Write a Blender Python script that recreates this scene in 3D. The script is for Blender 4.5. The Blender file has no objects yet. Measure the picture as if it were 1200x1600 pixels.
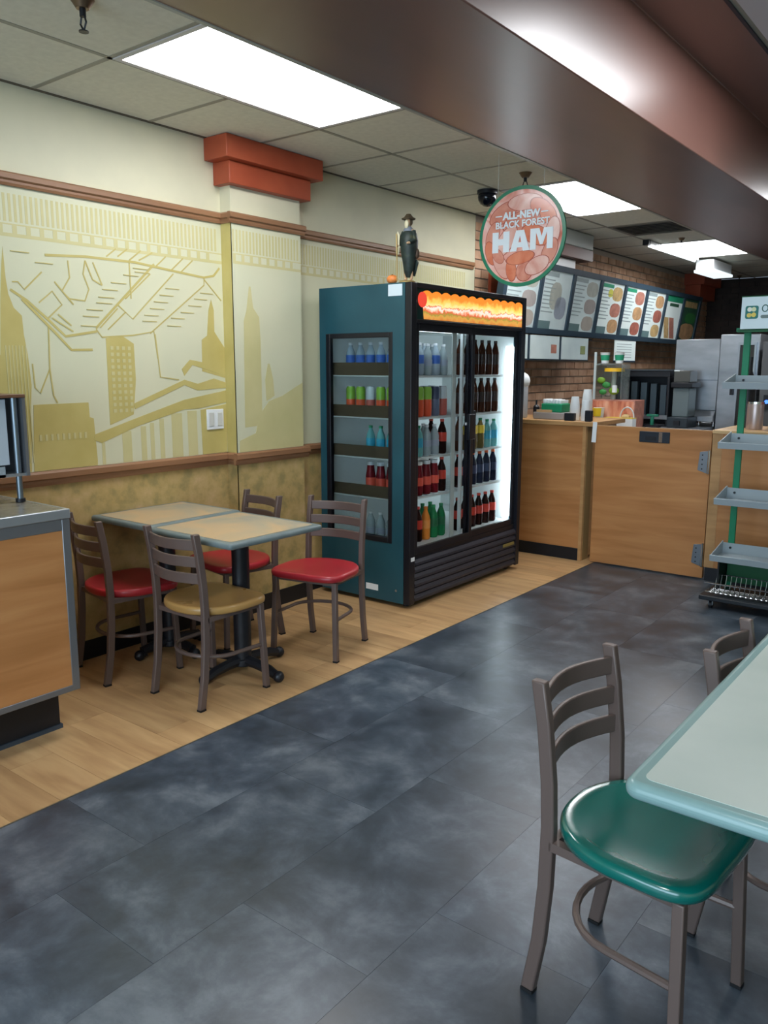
import bpy, bmesh, math, random
from mathutils import Vector, Matrix
random.seed(7)
S = bpy.context.scene
COL = S.collection
PI = math.pi

# ---------------------------------------------------------------- camera
F_PX = 1264.0
yaw, pitch, roll = .6618, .1760, .0022
fw = Vector((-math.sin(yaw)*math.cos(pitch), math.cos(yaw)*math.cos(pitch), -math.sin(pitch)))
rt = Vector((math.cos(yaw), math.sin(yaw), 0)); up = rt.cross(fw)
R_ = math.cos(roll)*rt + math.sin(roll)*up; U_ = -math.sin(roll)*rt + math.cos(roll)*up
cd = bpy.data.cameras.new('camera'); cam = bpy.data.objects.new('camera', cd); COL.objects.link(cam)
cam.matrix_world = Matrix(((R_.x, U_.x, -fw.x, 0), (R_.y, U_.y, -fw.y, 0), (R_.z, U_.z, -fw.z, 1.5), (0, 0, 0, 1)))
cd.sensor_fit = 'HORIZONTAL'; cd.sensor_width = 36; cd.lens = F_PX/1200*36; cd.clip_start = .05; cd.clip_end = 60
S.camera = cam

# ---------------------------------------------------------------- world, exposure, daylight
w = bpy.data.worlds.new('world'); S.world = w; w.use_nodes = True
w.node_tree.nodes['Background'].inputs[0].default_value = (.62, .78, 1, 1)
w.node_tree.nodes['Background'].inputs[1].default_value = .6
S.view_settings.view_transform = 'Standard'; S.view_settings.look = 'None'
S.view_settings.gamma = 1; S.view_settings.use_curve_mapping = False
S.view_settings.exposure = 0.0
PANEL = 15.0          # radiance of the fluorescent troffers
def area(name, loc, rot, sx, sy, power, col):
    l = bpy.data.lights.new(name, 'AREA'); l.shape = 'RECTANGLE'; l.size = sx; l.size_y = sy; l.energy = power; l.color = col
    o = bpy.data.objects.new(name, l); COL.objects.link(o); o.location = loc; o.rotation_euler = rot
    return o
# daylight through the shop window behind the camera
area('window_daylight', (-.4, -2.93, 1.45), (math.radians(90), 0, 0), 4.6, 2.0, 190, (.62, .82, 1))

# ---------------------------------------------------------------- helpers
def lin(c):
    return tuple(((v/255)/12.92 if v/255 <= .04045 else ((v/255+.055)/1.055)**2.4) for v in c) + (1,)
MATS = {}
def mat(name, rgb, rough=.5, metal=0, emit=0, spec=.5, trans=0, alpha=1, coat=0, ior=1.45):
    if name in MATS: return MATS[name]
    m = bpy.data.materials.new(name); m.use_nodes = True
    p = m.node_tree.nodes['Principled BSDF']
    p.inputs['Base Color'].default_value = lin(rgb); p.inputs['Roughness'].default_value = rough
    p.inputs['Metallic'].default_value = metal; p.inputs['Specular IOR Level'].default_value = spec
    p.inputs['Transmission Weight'].default_value = trans; p.inputs['Alpha'].default_value = alpha
    p.inputs['Coat Weight'].default_value = coat; p.inputs['Coat Roughness'].default_value = .18; p.inputs['IOR'].default_value = ior
    if emit: p.inputs['Emission Color'].default_value = lin(rgb); p.inputs['Emission Strength'].default_value = emit
    MATS[name] = m; return m
def nodes(m): return m.node_tree.nodes, m.node_tree.links, m.node_tree.nodes['Principled BSDF']
def noise_mat(name, stops, rough=.5, scale=5, detail=6, stretch=(1, 1, 1), bump=0, objrand=False, metal=0, dist=0, spec=.5, rvar=0, coat=0, nr=.5):
    """colour ramp over object-space noise"""
    if name in MATS: return MATS[name]
    m = mat(name, stops[0][1], rough, metal, spec=spec, coat=coat); n, l, p = nodes(m)
    tc = n.new('ShaderNodeTexCoord'); mp = n.new('ShaderNodeMapping'); l.new(tc.outputs['Object'], mp.inputs[0]); mp.inputs['Scale'].default_value = stretch
    if objrand:
        oi = n.new('ShaderNodeObjectInfo'); cm = n.new('ShaderNodeMath'); cm.operation = 'MULTIPLY'; cm.inputs[1].default_value = 57
        l.new(oi.outputs['Random'], cm.inputs[0]); cx = n.new('ShaderNodeCombineXYZ')
        for i in range(3): l.new(cm.outputs[0], cx.inputs[i])
        l.new(cx.outputs[0], mp.inputs['Location'])
    t = n.new('ShaderNodeTexNoise'); t.inputs['Scale'].default_value = scale; t.inputs['Detail'].default_value = detail; t.inputs['Distortion'].default_value = dist; t.inputs['Roughness'].default_value = nr
    l.new(mp.outputs[0], t.inputs['Vector'])
    r = n.new('ShaderNodeValToRGB'); e = r.color_ramp.elements
    e[0].position, e[0].color = stops[0][0], lin(stops[0][1]); e[1].position, e[1].color = stops[-1][0], lin(stops[-1][1])
    for pos, c in stops[1:-1]: q = e.new(pos); q.color = lin(c)
    l.new(t.outputs['Fac'], r.inputs[0])
    out = r.outputs[0]
    if objrand:
        hs = n.new('ShaderNodeHueSaturation'); mr = n.new('ShaderNodeMapRange'); mr.inputs['To Min'].default_value = .88; mr.inputs['To Max'].default_value = 1.12
        l.new(oi.outputs['Random'], mr.inputs[0]); l.new(mr.outputs[0], hs.inputs['Value']); l.new(out, hs.inputs['Color']); out = hs.outputs[0]
    l.new(out, p.inputs['Base Color'])
    if rvar:
        mr2 = n.new('ShaderNodeMapRange'); mr2.inputs['To Min'].default_value = rough-rvar; mr2.inputs['To Max'].default_value = rough+rvar
        l.new(t.outputs['Fac'], mr2.inputs[0]); l.new(mr2.outputs[0], p.inputs['Roughness'])
    if bump:
        b = n.new('ShaderNodeBump'); b.inputs['Strength'].default_value = bump; b.inputs['Distance'].default_value = .004
        l.new(t.outputs['Fac'], b.inputs['Height']); l.new(b.outputs[0], p.inputs['Normal'])
    return m

def convex(pts):
    n = len(pts)
    return all((pts[(i+1) % n][0]-pts[i][0])*(pts[(i+2) % n][1]-pts[(i+1) % n][1])-(pts[(i+1) % n][1]-pts[i][1])*(pts[(i+2) % n][0]-pts[(i+1) % n][0]) > -1e-9 for i in range(n))
class MB:
    def __init__(s): s.v = []; s.f = []
    def add(s, vs, fs):
        k = len(s.v); s.v += [tuple(q) for q in vs]; s.f += [tuple(i+k for i in q) for q in fs]; return s
    def box(s, x0, y0, z0, x1, y1, z1):
        x0, x1 = sorted((x0, x1)); y0, y1 = sorted((y0, y1)); z0, z1 = sorted((z0, z1))
        return s.add([(x0,y0,z0),(x1,y0,z0),(x1,y1,z0),(x0,y1,z0),(x0,y0,z1),(x1,y0,z1),(x1,y1,z1),(x0,y1,z1)],
                     [(0,3,2,1),(4,5,6,7),(0,1,5,4),(1,2,6,5),(2,3,7,6),(3,0,4,7)])
    def prism(s, pts, ax, a, b):
        n = len(pts)
        def P(p, t): return (t, p[0], p[1]) if ax == 0 else ((p[0], t, p[1]) if ax == 1 else (p[0], p[1], t))
        A = sum(pts[i][0]*pts[(i+1) % n][1]-pts[(i+1) % n][0]*pts[i][1] for i in range(n))
        if A < 0: pts = pts[::-1]
        vs = [P(p, a) for p in pts]+[P(p, b) for p in pts]
        from mathutils.geometry import tessellate_polygon
        tr = [tuple(range(n))] if n < 5 else [tuple(q) for q in tessellate_polygon([[Vector((p[0], p[1], 0)) for p in pts]])]
        tr = [q if n < 5 or sum(pts[q[i]][0]*pts[q[(i+1) % 3]][1]-pts[q[(i+1) % 3]][0]*pts[q[i]][1] for i in range(3)) > 0 else q[::-1] for q in tr]
        if n >= 5 and convex(pts): tr = [tuple(range(n))]
        fs = [q[::-1] for q in tr]+[tuple(i+n for i in q) for q in tr]+[(i, (i+1) % n, n+(i+1) % n, n+i) for i in range(n)]
        if (b < a) != (ax == 1): fs = [q[::-1] for q in fs]
        return s.add(vs, fs)
    def lathe(s, c, prof, n=16, ax=2):
        vs = []; fs = []
        for r, h in prof:
            for i in range(n):
                a = 2*PI*i/n; x, y = r*math.cos(a), r*math.sin(a)
                vs.append((c[0]+x, c[1]+y, c[2]+h) if ax == 2 else ((c[0]+h, c[1]+x, c[2]+y) if ax == 0 else (c[0]+y, c[1]+h, c[2]+x)))
        m = len(prof)
        for j in range(m-1):
            for i in range(n): fs.append((j*n+i, j*n+(i+1) % n, (j+1)*n+(i+1) % n, (j+1)*n+i))
        fs.append(tuple(range(n))[::-1]); fs.append(tuple(range((m-1)*n, m*n)))
        return s.add(vs, fs)
    def cyl(s, c, r, h, n=16, ax=2): return s.lathe(c, [(r, 0), (r, h)], n, ax)
    def sphere(s, c, r, n=12, sq=(1, 1, 1)):
        prof = [(max(1e-4, math.sin(PI*j/8)), -math.cos(PI*j/8)) for j in range(9)]
        k = len(s.v); s.lathe((0, 0, 0), prof, n)
        s.v[k:] = [(c[0]+q[0]*r*sq[0], c[1]+q[1]*r*sq[1], c[2]+q[2]*r*sq[2]) for q in s.v[k:]]; return s
    def tube(s, path, r, n=8, r2=None):
        P = [Vector(q) for q in path]; m = len(P); T = []
        for i in range(m): T.append((P[min(i+1, m-1)]-P[max(i-1, 0)]).normalized())
        u = T[0].orthogonal().normalized(); vs = []; fs = []
        for i in range(m):
            u = (u-T[i]*u.dot(T[i])).normalized(); v = T[i].cross(u)
            for k in range(n):
                a = 2*PI*k/n; rr = r if r2 is None else r+(r2-r)*i/(m-1)
                vs.append(P[i]+u*rr*math.cos(a)+v*rr*math.sin(a))
        for i in range(m-1):
            for k in range(n): fs.append((i*n+k, i*n+(k+1) % n, (i+1)*n+(k+1) % n, (i+1)*n+k))
        fs.append(tuple(range(n))[::-1]); fs.append(tuple(range((m-1)*n, m*n)))
        return s.add(vs, fs)
    def leg(s, path, wd, dp):
        vs = []; fs = []
        for x, y, z in path: vs += [(x-wd/2, y-dp/2, z), (x+wd/2, y-dp/2, z), (x+wd/2, y+dp/2, z), (x-wd/2, y+dp/2, z)]
        m = len(path)
        for i in range(m-1):
            for k in range(4): fs.append((i*4+k, i*4+(k+1) % 4, (i+1)*4+(k+1) % 4, (i+1)*4+k))
        fs += [(3, 2, 1, 0), tuple(range((m-1)*4, m*4))]
        return s.add(vs, fs)
    def ribbon(s, path, h, t, up=(0, 0, 1)):
        """flat bar following a path in plan: height h along z, thickness t"""
        P = [Vector(q) for q in path]; m = len(P); vs = []; fs = []
        for i in range(m):
            T = (P[min(i+1, m-1)]-P[max(i-1, 0)]).normalized(); N = T.cross(Vector(up)).normalized(); Uz = Vector(up)
            for a, b in ((-1, -1), (1, -1), (1, 1), (-1, 1)): vs.append(P[i]+N*a*t/2+Uz*b*h/2)
        for i in range(m-1):
            for k in range(4): fs.append((i*4+k, (i+1)*4+k, (i+1)*4+(k+1) % 4, i*4+(k+1) % 4))
        fs += [(0, 1, 2, 3), tuple(range((m-1)*4, m*4))[::-1]]
        return s.add(vs, fs)
    def mesh(s, name, smooth=False, origin=(0, 0, 0), ang=35):
        me = bpy.data.meshes.new(name)
        me.from_pydata([(a-origin[0], b-origin[1], c-origin[2]) for a, b, c in s.v], [], s.f); me.update()
        if smooth:
            me.polygons.foreach_set('use_smooth', [True]*len(me.polygons)); me.set_sharp_from_angle(angle=math.radians(ang))
        return me

def wloc(o):
    q = Vector((0, 0, 0))
    while o: q += o.location; o = o.parent
    return q
def part(name, mb, m, parent=None, bevel=0, smooth=False, label=None, seg=2, ang=35):
    """mesh object given in world coordinates (parents of static things are not rotated)"""
    og = wloc(parent)
    me = mb.mesh(name, smooth or bevel > 0, og, ang); me.materials.append(m)
    o = bpy.data.objects.new(name, me); COL.objects.link(o); o.parent = parent
    if bevel:
        b = o.modifiers.new('bevel', 'BEVEL'); b.width = bevel; b.segments = seg; b.limit_method = 'ANGLE'; b.harden_normals = False
    if label: o['label'] = label
    return o
def B(x0, y0, z0, x1, y1, z1): return MB().box(x0, y0, z0, x1, y1, z1)
def thing(name, label, cat, loc=(0, 0, 0), rz=0, group=None):
    o = bpy.data.objects.new(name, None); COL.objects.link(o); o.empty_display_size = .1
    o.location = loc; o.rotation_euler = (0, 0, rz); o['label'] = label; o['category'] = cat
    if group: o['group'] = group
    return o
def struct(name, mb, m, parent=None, bevel=0, **k):
    o = part(name, mb, m, parent, bevel, **k)
    if parent is None: o['kind'] = 'structure'
    return o
def copy_tree(o, parent=None):
    c = o.copy(); COL.objects.link(c); c.parent = parent
    for ch in list(o.children): copy_tree(ch, c)
    return c
def dup(root, loc, rz, label, group=None):
    c = copy_tree(root); c.location = loc; c.rotation_euler = (0, 0, rz); c['label'] = label
    if group: c['group'] = group
    return c
def child_mesh(name, me, parent, loc, m=None):
    o = bpy.data.objects.new(name, me); COL.objects.link(o); o.parent = parent; o.location = Vector(loc)-wloc(parent)
    return o
def lettering(txt, size, m, parent, loc, rot, bold=0.0, ext=.001, name='lettering', align='CENTER', sx=1):
    c = bpy.data.curves.new(name, 'FONT'); c.body = txt; c.size = size; c.extrude = ext; c.offset = bold; c.align_x = align
    t = bpy.data.objects.new('tmp_text', c); COL.objects.link(t)
    me = bpy.data.meshes.new_from_object(t.evaluated_get(bpy.context.evaluated_depsgraph_get()))
    bpy.data.objects.remove(t); me.materials.clear(); me.materials.append(m)
    o = bpy.data.objects.new(name, me); COL.objects.link(o); o.parent = parent
    o.location = Vector(loc)-wloc(parent); o.rotation_euler = rot; o.scale = (sx, 1, 1)
    return o
FACE_Y = (PI/2, 0, 0)             # lettering that faces -Y (towards the seating)
FACE_X = (PI/2, 0, PI/2)          # lettering that faces +X (towards the aisle)

# ---------------------------------------------------------------- materials
WALLX = -3.70; CEIL = 2.744; BACKY = 12.3
m_cream = noise_mat('painted cream plaster', [(.3, (207, 203, 176)), (.7, (222, 216, 186))], .55, 2.2, 5)
m_mural = noise_mat('cream mural paper', [(.3, (208, 208, 178)), (.7, (216, 213, 182))], .5, 2, 3)
m_ink = noise_mat('mustard mural print', [(.3, (190, 174, 104)), (.7, (201, 186, 118))], .5, 6, 4)
m_ink2 = noise_mat('pale mustard mural print', [(.3, (200, 192, 138)), (.7, (208, 199, 147))], .5, 6, 4)
m_sponge = noise_mat('sponged ochre wallpaper', [(.34, (156, 140, 92)), (.48, (184, 158, 102)), (.58, (192, 164, 112)), (.7, (204, 172, 126))], .6, 11, 8, nr=.6)
m_rail = noise_mat('brown moulding', [(.3, (132, 94, 66)), (.7, (158, 116, 84))], .4, 8, 4, (1, .15, 1))
m_terra = noise_mat('terracotta painted wood', [(.3, (158, 70, 44)), (.7, (176, 84, 54))], .45, 4, 4)
m_black = mat('black rubber base', (18, 20, 26), .45)
m_tile = noise_mat('dark slate vinyl', [(.34, (40, 49, 58)), (.46, (55, 65, 76)), (.54, (70, 80, 91)), (.68, (104, 112, 120))], .34, 3.8, 12, objrand=True, dist=.25, rvar=.10, spec=.8, nr=.66)
m_seam = mat('dark tile joint', (44, 50, 56), .5)
m_plank = noise_mat('honey oak plank', [(.25, (164, 126, 86)), (.5, (190, 152, 107)), (.75, (206, 170, 122))], .36, 2.6, 7, (.9, 6, 1), objrand=True, dist=.4)
m_ctile = noise_mat('ceiling panel', [(.3, (214, 211, 196)), (.7, (224, 221, 206))], .8, 30, 3, bump=.15)
m_grid = mat('ceiling grid metal', (150, 146, 132), .5)
m_frame = mat('light frame', (200, 196, 198), .4)
m_copper = noise_mat('mahogany laminate', [(.3, (108, 74, 66)), (.7, (126, 86, 76))], .24, 5, 5, (1, .2, 1), spec=.8, coat=.5)
m_copper.node_tree.nodes['Principled BSDF'].inputs['Coat Roughness'].default_value = .34
m_copper.node_tree.nodes['Principled BSDF'].inputs['Roughness'].default_value = .32
m_brick = noise_mat('brown brick', [(.25, (160, 120, 92)), (.5, (190, 150, 120)), (.75, (208, 172, 144))], .7, 6, 5, objrand=True)
m_mortar = mat('mortar', (168, 154, 138), .8)
m_dbrick = noise_mat('dark brick', [(.25, (44, 34, 32)), (.75, (70, 56, 50))], .7, 6, 5)
m_dmortar = mat('dark mortar', (62, 54, 50), .8)
m_lamp = mat('lit diffuser', (250, 252, 255), .4, emit=PANEL)
m_wood = noise_mat('maple laminate', [(.25, (164, 110, 62)), (.5, (182, 126, 76)), (.75, (196, 142, 90))], .38, 2.2, 7, (.6, .6, 7), dist=.5)
m_woodd = noise_mat('maple edging', [(.3, (168, 126, 80)), (.7, (196, 152, 102))], .4, 3, 5, (1, 1, 6))
m_steel = mat('brushed steel', (168, 174, 180), .32, .85)
m_steel2 = noise_mat('worn stainless', [(.3, (150, 156, 162)), (.7, (186, 190, 196))], .34, 3, 5, (1, 1, 3), metal=.75)
m_chrome = mat('chrome', (215, 220, 225), .15, 1)
m_white = mat('white plastic', (232, 236, 238), .4)

# ---------------------------------------------------------------- floor
fl = struct('floor', B(-3.8, -3.1, -.1, 3.1, BACKY+.1, -.004), m_seam)
TW, TL = .457, .914
tile = MB().box(.0004, .0004, -.004, TW-.0004, TL-.0004, 0).mesh('vinyl_tile'); tile.materials.append(m_tile)
n = 0
for i in range(12):
    x0 = -2.503+i*TW
    y0 = 1.39-TL*6 + ((i+1) % 3)*TL/3 - (TL/3 if i == 0 else 0)
    for j in range(17):
        y = y0+j*TL
        if y < -3.05 or y+TL > BACKY or x0 > 2.6: continue
        if n < 296: child_mesh('vinyl_tile', tile, fl, (x0, y, 0)); n += 1
PW = .178
pl = {}
for j in range(53):
    y = -2.9+j*PW
    cuts = [-3.70, -3.70+.3+.9*((j*7 % 5)/5), -2.505]
    for a, b in zip(cuts, cuts[1:]):
        k = round(b-a, 3)
        if k not in pl:
            me = MB().box(.0006, .0006, -.004, k-.0006, PW-.0006, 0).mesh('wood_plank'); me.materials.append(m_plank); pl[k] = me
        child_mesh('wood_plank', pl[k], fl, (a, y, 0))
part('edge_strip', B(-2.507, -2.9, -.004, -2.501, 6.5, .0015), mat('metal transition', (120, 112, 96), .4, .5), fl)

# ---------------------------------------------------------------- walls
wl = struct('wall_left', B(WALLX-.12, -3.1, 0, WALLX, 5.97, CEIL), m_cream)
part('wainscot_paper', B(WALLX, -3, .1, WALLX+.004, 5.965, .94), m_sponge, wl)
PF = -3.615
part('pilaster', B(WALLX, 3.23, 0, PF, 3.79, 2.55), m_cream, wl)
part('pilaster_paper', MB().box(WALLX+.004, 3.226, .1, PF+.004, 3.23, .94).box(PF, 3.226, .1, PF+.004, 3.794, .94).box(WALLX+.004, 3.79, .1, PF, 3.794, .94), m_sponge, wl)
cp = part('capital', MB().box(WALLX, 3.185, 2.505, PF+.052, 3.838, 2.625), m_terra, wl, .004)
part('cornice_block', MB().box(WALLX, 3.124, 2.625, -3.512, 3.896, 2.743), m_terra, cp, .004)
def rail(name, z0, z1, dx):
    def prof(x, s=1):
        h = z1-z0
        return [(x, z0), (x+.4*dx, z0), (x+.55*dx, z0+.2*h), (x+.55*dx, z0+.38*h), (x+dx, z0+.5*h), (x+dx, z0+.86*h), (x+.7*dx, z1), (x, z1)]
    mb = MB()
    mb.prism([(a, b) for a, b in prof(WALLX+.004)], 1, -3, 3.23-.0)
    mb.prism([(a, b) for a, b in prof(PF+.004)], 1, 3.228-dx, 3.792+dx)
    mb.prism([(3.23-(a-WALLX), b) for a, b in prof(WALLX)], 0, WALLX+.004, PF+.004)
    mb.prism([(3.79+(a-WALLX), b) for a, b in prof(WALLX)], 0, WALLX+.004, PF+.004)
    mb.prism([(a, b) for a, b in prof(WALLX+.004)], 1, 3.79, 5.93)
    return struct(name, mb, m_rail)
rail('trim_1', .934, 1.005, .032)
rail('trim_2', 2.304, 2.362, .026)
struct('baseboard_left', MB().box(WALLX, -3, 0, WALLX+.012, 3.23, .1).box(WALLX, 3.79, 0, WALLX+.012, 5.97, .1).box(WALLX, 3.218, 0, PF+.012, 3.23, .1).box(PF, 3.23, 0, PF+.012, 3.802, .1).box(WALLX, 3.79, 0, PF, 3.802, .1), m_black)

# mural
mu = thing('wall_mural', 'cream and mustard city skyline and street map mural across the left wall', 'mural', (WALLX, 1.9, 1.0))
part('paper', MB().box(WALLX, -3, 1.005, WALLX+.003, 3.23, 2.304).box(WALLX, 3.79, 1.005, WALLX+.003, 5.9, 2.304)
     .box(PF, 3.226, 1.005, PF+.003, 3.79, 2.304), m_mural, mu)
part('corner_paper', B(WALLX+.003, 3.226, 1.005, PF+.003, 3.23, 2.304), m_ink, mu)
XS = WALLX+.003
POLY = {
'tower': [[(1.891,1.552),(1.912,1.814),(1.928,1.955),(1.94,2.037),(1.943,1.9),(1.95,1.83),(1.971,1.77),(2.007,1.736),(2.01,1.65),(2.022,1.56),(2.03,1.417),(2.02,1.324),(2.0,1.007),(1.72,1.007),(1.75,1.5),(1.86,1.66)],
          [(3.06,1.656),(3.1,1.68),(3.116,1.821),(3.138,1.882),(3.155,1.823),(3.154,1.704),(3.226,1.615),(3.228,1.44),(3.056,1.48)]],
'city_block': [[(2.032,1.324),(2.323,1.327),(2.325,1.253),(2.347,1.246),(2.356,1.034),(2.354,1.007),(2.012,1.007)],
          [(2.443,1.646),(2.51,1.662),(2.545,1.658),(2.607,1.623),(2.609,1.437),(2.585,1.256),(2.44,1.207)]],
'museum_facade': [[(2.589,1.312),(2.927,1.434),(3.02,1.41),(3.138,1.439),(3.226,1.415),(3.226,1.384),(3.018,1.373),(2.926,1.404),(2.595,1.283)],
          [(2.34,1.138),(2.349,1.164),(2.617,1.24),(2.921,1.323),(3.226,1.369),(3.226,1.30),(3.014,1.27),(2.92,1.27),(2.615,1.195),(2.385,1.118)],
          [(2.912,1.492),(2.97,1.544),(3.221,1.508),(3.226,1.454),(2.987,1.515),(2.928,1.456)],
          [(3.033,1.262),(3.226,1.29),(3.221,1.007),(3.039,1.007)]],
}
pi = 0
for k, L in POLY.items():
    for q in L: pi += 1; part(k, MB().prism(q, 0, XS, XS+.0008+.00018*pi), m_ink, mu)
for y0, y1, zt in ((2.385,2.404,1.12),(2.508,2.565,1.17),(2.624,2.658,1.19),(2.684,2.71,1.205),(2.746,2.776,1.225),(2.827,2.9,1.25),(2.938,3.005,1.26)): part('printed_column', B(XS, y0, 1.007, XS+.0007, y1, zt), m_ink2, mu)
win = MB()
for k in range(9): win.box(XS+.0008, 2.05+k*.03, 1.15, XS+.0030, 2.062+k*.03, 1.18)
for r in range(11):
    for k in range(4): win.box(XS+.0008, 2.465+k*.034, 1.27+r*.032, XS+.0030, 2.483+k*.034, 1.288+r*.032)
for k in range(7): win.box(XS+.0008, 1.915+k*.016, 1.05, XS+.0030, 1.920+k*.016, 1.60)
o = part('printed_windows', win, m_ink2, mu); o['kind'] = 'stuff'
fr = MB()
def frieze(mb, x, y0, y1):
    k = int((y1-y0)/.026)
    for i in range(k): mb.box(x, y0+i*.026, 2.15, x+.0008, y0+i*.026+.013, 2.272)
    mb.box(x, y0, 2.136, x+.0008, y1, 2.142); mb.box(x, y0, 2.084, x+.0008, y1, 2.100)
    for i in range(int((y1-y0)/.066)): mb.box(x, y0+i*.066, 2.100, x+.0008, y0+i*.066+.022, 2.136)
frieze(fr, XS, 1.2, 3.225); frieze(fr, PF+.003, 3.235, 3.79); frieze(fr, XS, 3.8, 5.85)
o = part('printed_frieze', fr, m_ink2, mu); o['kind'] = 'stuff'
for k, q in {'tower': [(3.305,1.768),(3.328,1.829),(3.352,1.966),(3.365,1.967),(3.381,1.847),(3.427,1.796),(3.435,1.65),(3.434,1.158),(3.293,1.15)],
             'city_block': [(3.248,1.074),(3.377,1.113),(3.414,1.223),(3.494,1.301),(3.609,1.33),(3.68,1.361),(3.79,1.409),(3.79,1.007),(3.245,1.007)],
             'spire': [(3.465,1.429),(3.49,1.525),(3.505,1.525),(3.532,1.429),(3.54,1.332),(3.472,1.301)]}.items():
    pi += 1; part(k, MB().prism(q, 0, PF+.003, PF+.0022+.00018*pi), m_ink2, mu)
LINES = [[(2.141,2.021),(2.352,2.036),(2.639,2.037),(2.882,2.016),(3.092,1.999),(3.162,2.015),(3.207,2.061)],[(1.972,1.886),(1.999,1.888),(2.029,1.856),(2.12,1.942)],[(1.96,1.851),(2.039,1.805),(2.138,1.723),(2.222,1.649),(2.392,1.678),(2.393,1.697),(2.758,2.039)],[(2.012,1.812),(2.163,1.67),(2.248,1.585),(2.364,1.588)],[(2.522,1.817),(2.61,1.749),(2.881,2.001)],[(2.57,1.849),(2.731,1.987)],[(2.713,1.679),(3.09,1.957),(3.092,1.999)],[(2.392,1.687),(2.422,1.651),(2.605,1.666),(2.738,1.69),(2.755,1.549)],[(3.092,1.988),(3.213,1.88)],[(2.258,2.008),(2.262,1.928),(2.217,1.862),(2.255,1.828),(2.338,1.824),(2.363,1.881),(2.336,1.952),(2.351,2.017)],[(2.351,2.017),(2.387,1.929),(2.439,1.906)],[(2.393,2.013),(2.439,1.906)],[(2.181,1.903),(2.274,1.802)],[(2.095,1.8),(2.167,1.858),(2.213,1.798),(2.138,1.732)],[(2.158,1.733),(2.264,1.673)],[(2.189,1.752),(2.256,1.701)],[(2.471,2.048),(2.529,2.092)],[(2.537,2.055),(2.597,2.099)],[(2.605,2.043),(2.678,2.099)],[(2.663,2.049),(2.75,2.097)],[(2.77,2.03),(2.835,2.086)],[(2.869,2.02),(2.95,2.088)],[(2.933,2.015),(3.015,2.084)],[(2.604,2.033),(2.605,1.851)],[(2.744,1.676),(2.766,1.45),(2.89,1.434)],[(2.135,1.693),(2.127,1.492),(2.071,1.379),(2.046,1.405),(2.041,1.517)],[(2.127,1.492),(2.138,1.365),(2.156,1.33)],[(2.415,1.698),(2.521,1.798)],[(2.458,1.69),(2.566,1.781)]]
TICKS = [(2.49,1.924),(2.438,1.887),(2.414,1.848),(2.401,1.819),(2.345,1.783),(2.322,1.75),(2.308,1.703),(2.826,1.921),(2.786,1.883),(2.747,1.846),(2.721,1.809),(2.682,1.773),(2.669,1.742),(3.061,1.913),(3.018,1.878),(2.976,1.839),(2.922,1.8),(2.855,1.766),(2.828,1.724),(1.974,2.022),(2.09,1.983),(2.626,2.007),(2.636,1.989),(2.566,1.968)]
ml = MB()
for i, L in enumerate(LINES):
    t = (.012 if i in (0, 2, 3) else .007)
    ml.ribbon([(XS+.0012+.00003*i, a, b) for a, b in L], .0008, t, up=(1, 0, 0))
for i, (a, b) in enumerate(TICKS): ml.box(XS+.0002, a, b-.002, XS+.0029+.00002*i, a+.09, b+.002)
o = part('printed_map_lines', ml, m_ink, mu); o['kind'] = 'stuff'

# outlet
ou = thing('wall_outlet', 'white double outlet plate above the chair rail beside the pilaster', 'outlet', (WALLX, 3.135, 1.2))
part('cover_plate', B(XS+.001, 3.072, 1.146, XS+.010, 3.196, 1.263), m_white, ou, .003)
for yy in (3.103, 3.165): part('socket', MB().box(XS+.010, yy-.018, 1.165, XS+.014, yy+.018, 1.244), mat('ivory', (205, 205, 198), .5), ou, .004)

# kitchen part of the left wall : brick
wb = struct('wall_left', B(WALLX-.13, 5.97, 0, WALLX-.012, BACKY+.1, CEIL), m_mortar)
BL, BH, BG = .20, .064, .011
brick = MB().box(-.012, 0, 0, 0, BL, BH).mesh('brick'); brick.materials.append(m_brick)
rest = MB(); nb = 0; rr = random.Random(3)
for r in range(int(CEIL/(BH+BG))):
    z = r*(BH+BG); off = 0 if r % 2 else -(BL+BG)/2
    for c in range(31):
        y = 5.972+off+c*(BL+BG)
        if y < 5.972: y0, y1 = 5.972, y+BL
        else: y0, y1 = y, min(y+BL, BACKY)
        if y1-y0 < .02 or y0 > BACKY: continue
        seen = (1.02 < z < 1.62 and y < 8.6) or (1.6 < z < 2.7 and y < 6.55) or (2.44 < z and 7.2 < y < 11.2)
        if seen and nb < 290 and y1-y0 > .19:
            child_mesh('brick', brick, wb, (WALLX+rr.uniform(-.001, .003), y0, z)); nb += 1
        else: rest.box(WALLX-.012, y0, z, WALLX+rr.uniform(-.001, .003), y1, z+BH)
o = part('brick_courses', rest, m_brick, wb); o['kind'] = 'stuff'
part('corner_post', B(WALLX, 6.19, 1.0, WALLX+.03, 6.33, CEIL), m_terra, wb)
part('corner_capital', MB().box(WALLX, 11.3, 2.42, -3.50, 11.95, 2.6).box(WALLX, 11.25, 2.6, -3.44, 12.0, 2.74), m_terra, wb)
wk = struct('wall_back', B(-3.8, BACKY, 0, 3.1, BACKY+.12, CEIL), m_dmortar)
bb = MB()
for r in range(int(CEIL/(BH+BG))):
    z = r*(BH+BG); off = 0 if r % 2 else (BL+BG)/2
    for c in range(15):
        x = -3.69+off+c*(BL+BG); bb.box(x, BACKY-.012, z, x+BL, BACKY, z+BH)
o = part('brick_courses', bb, m_dbrick, wk); o['kind'] = 'stuff'
struct('wall_right', B(3.0, -3.1, 0, 3.1, BACKY, CEIL), m_cream)
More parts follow.
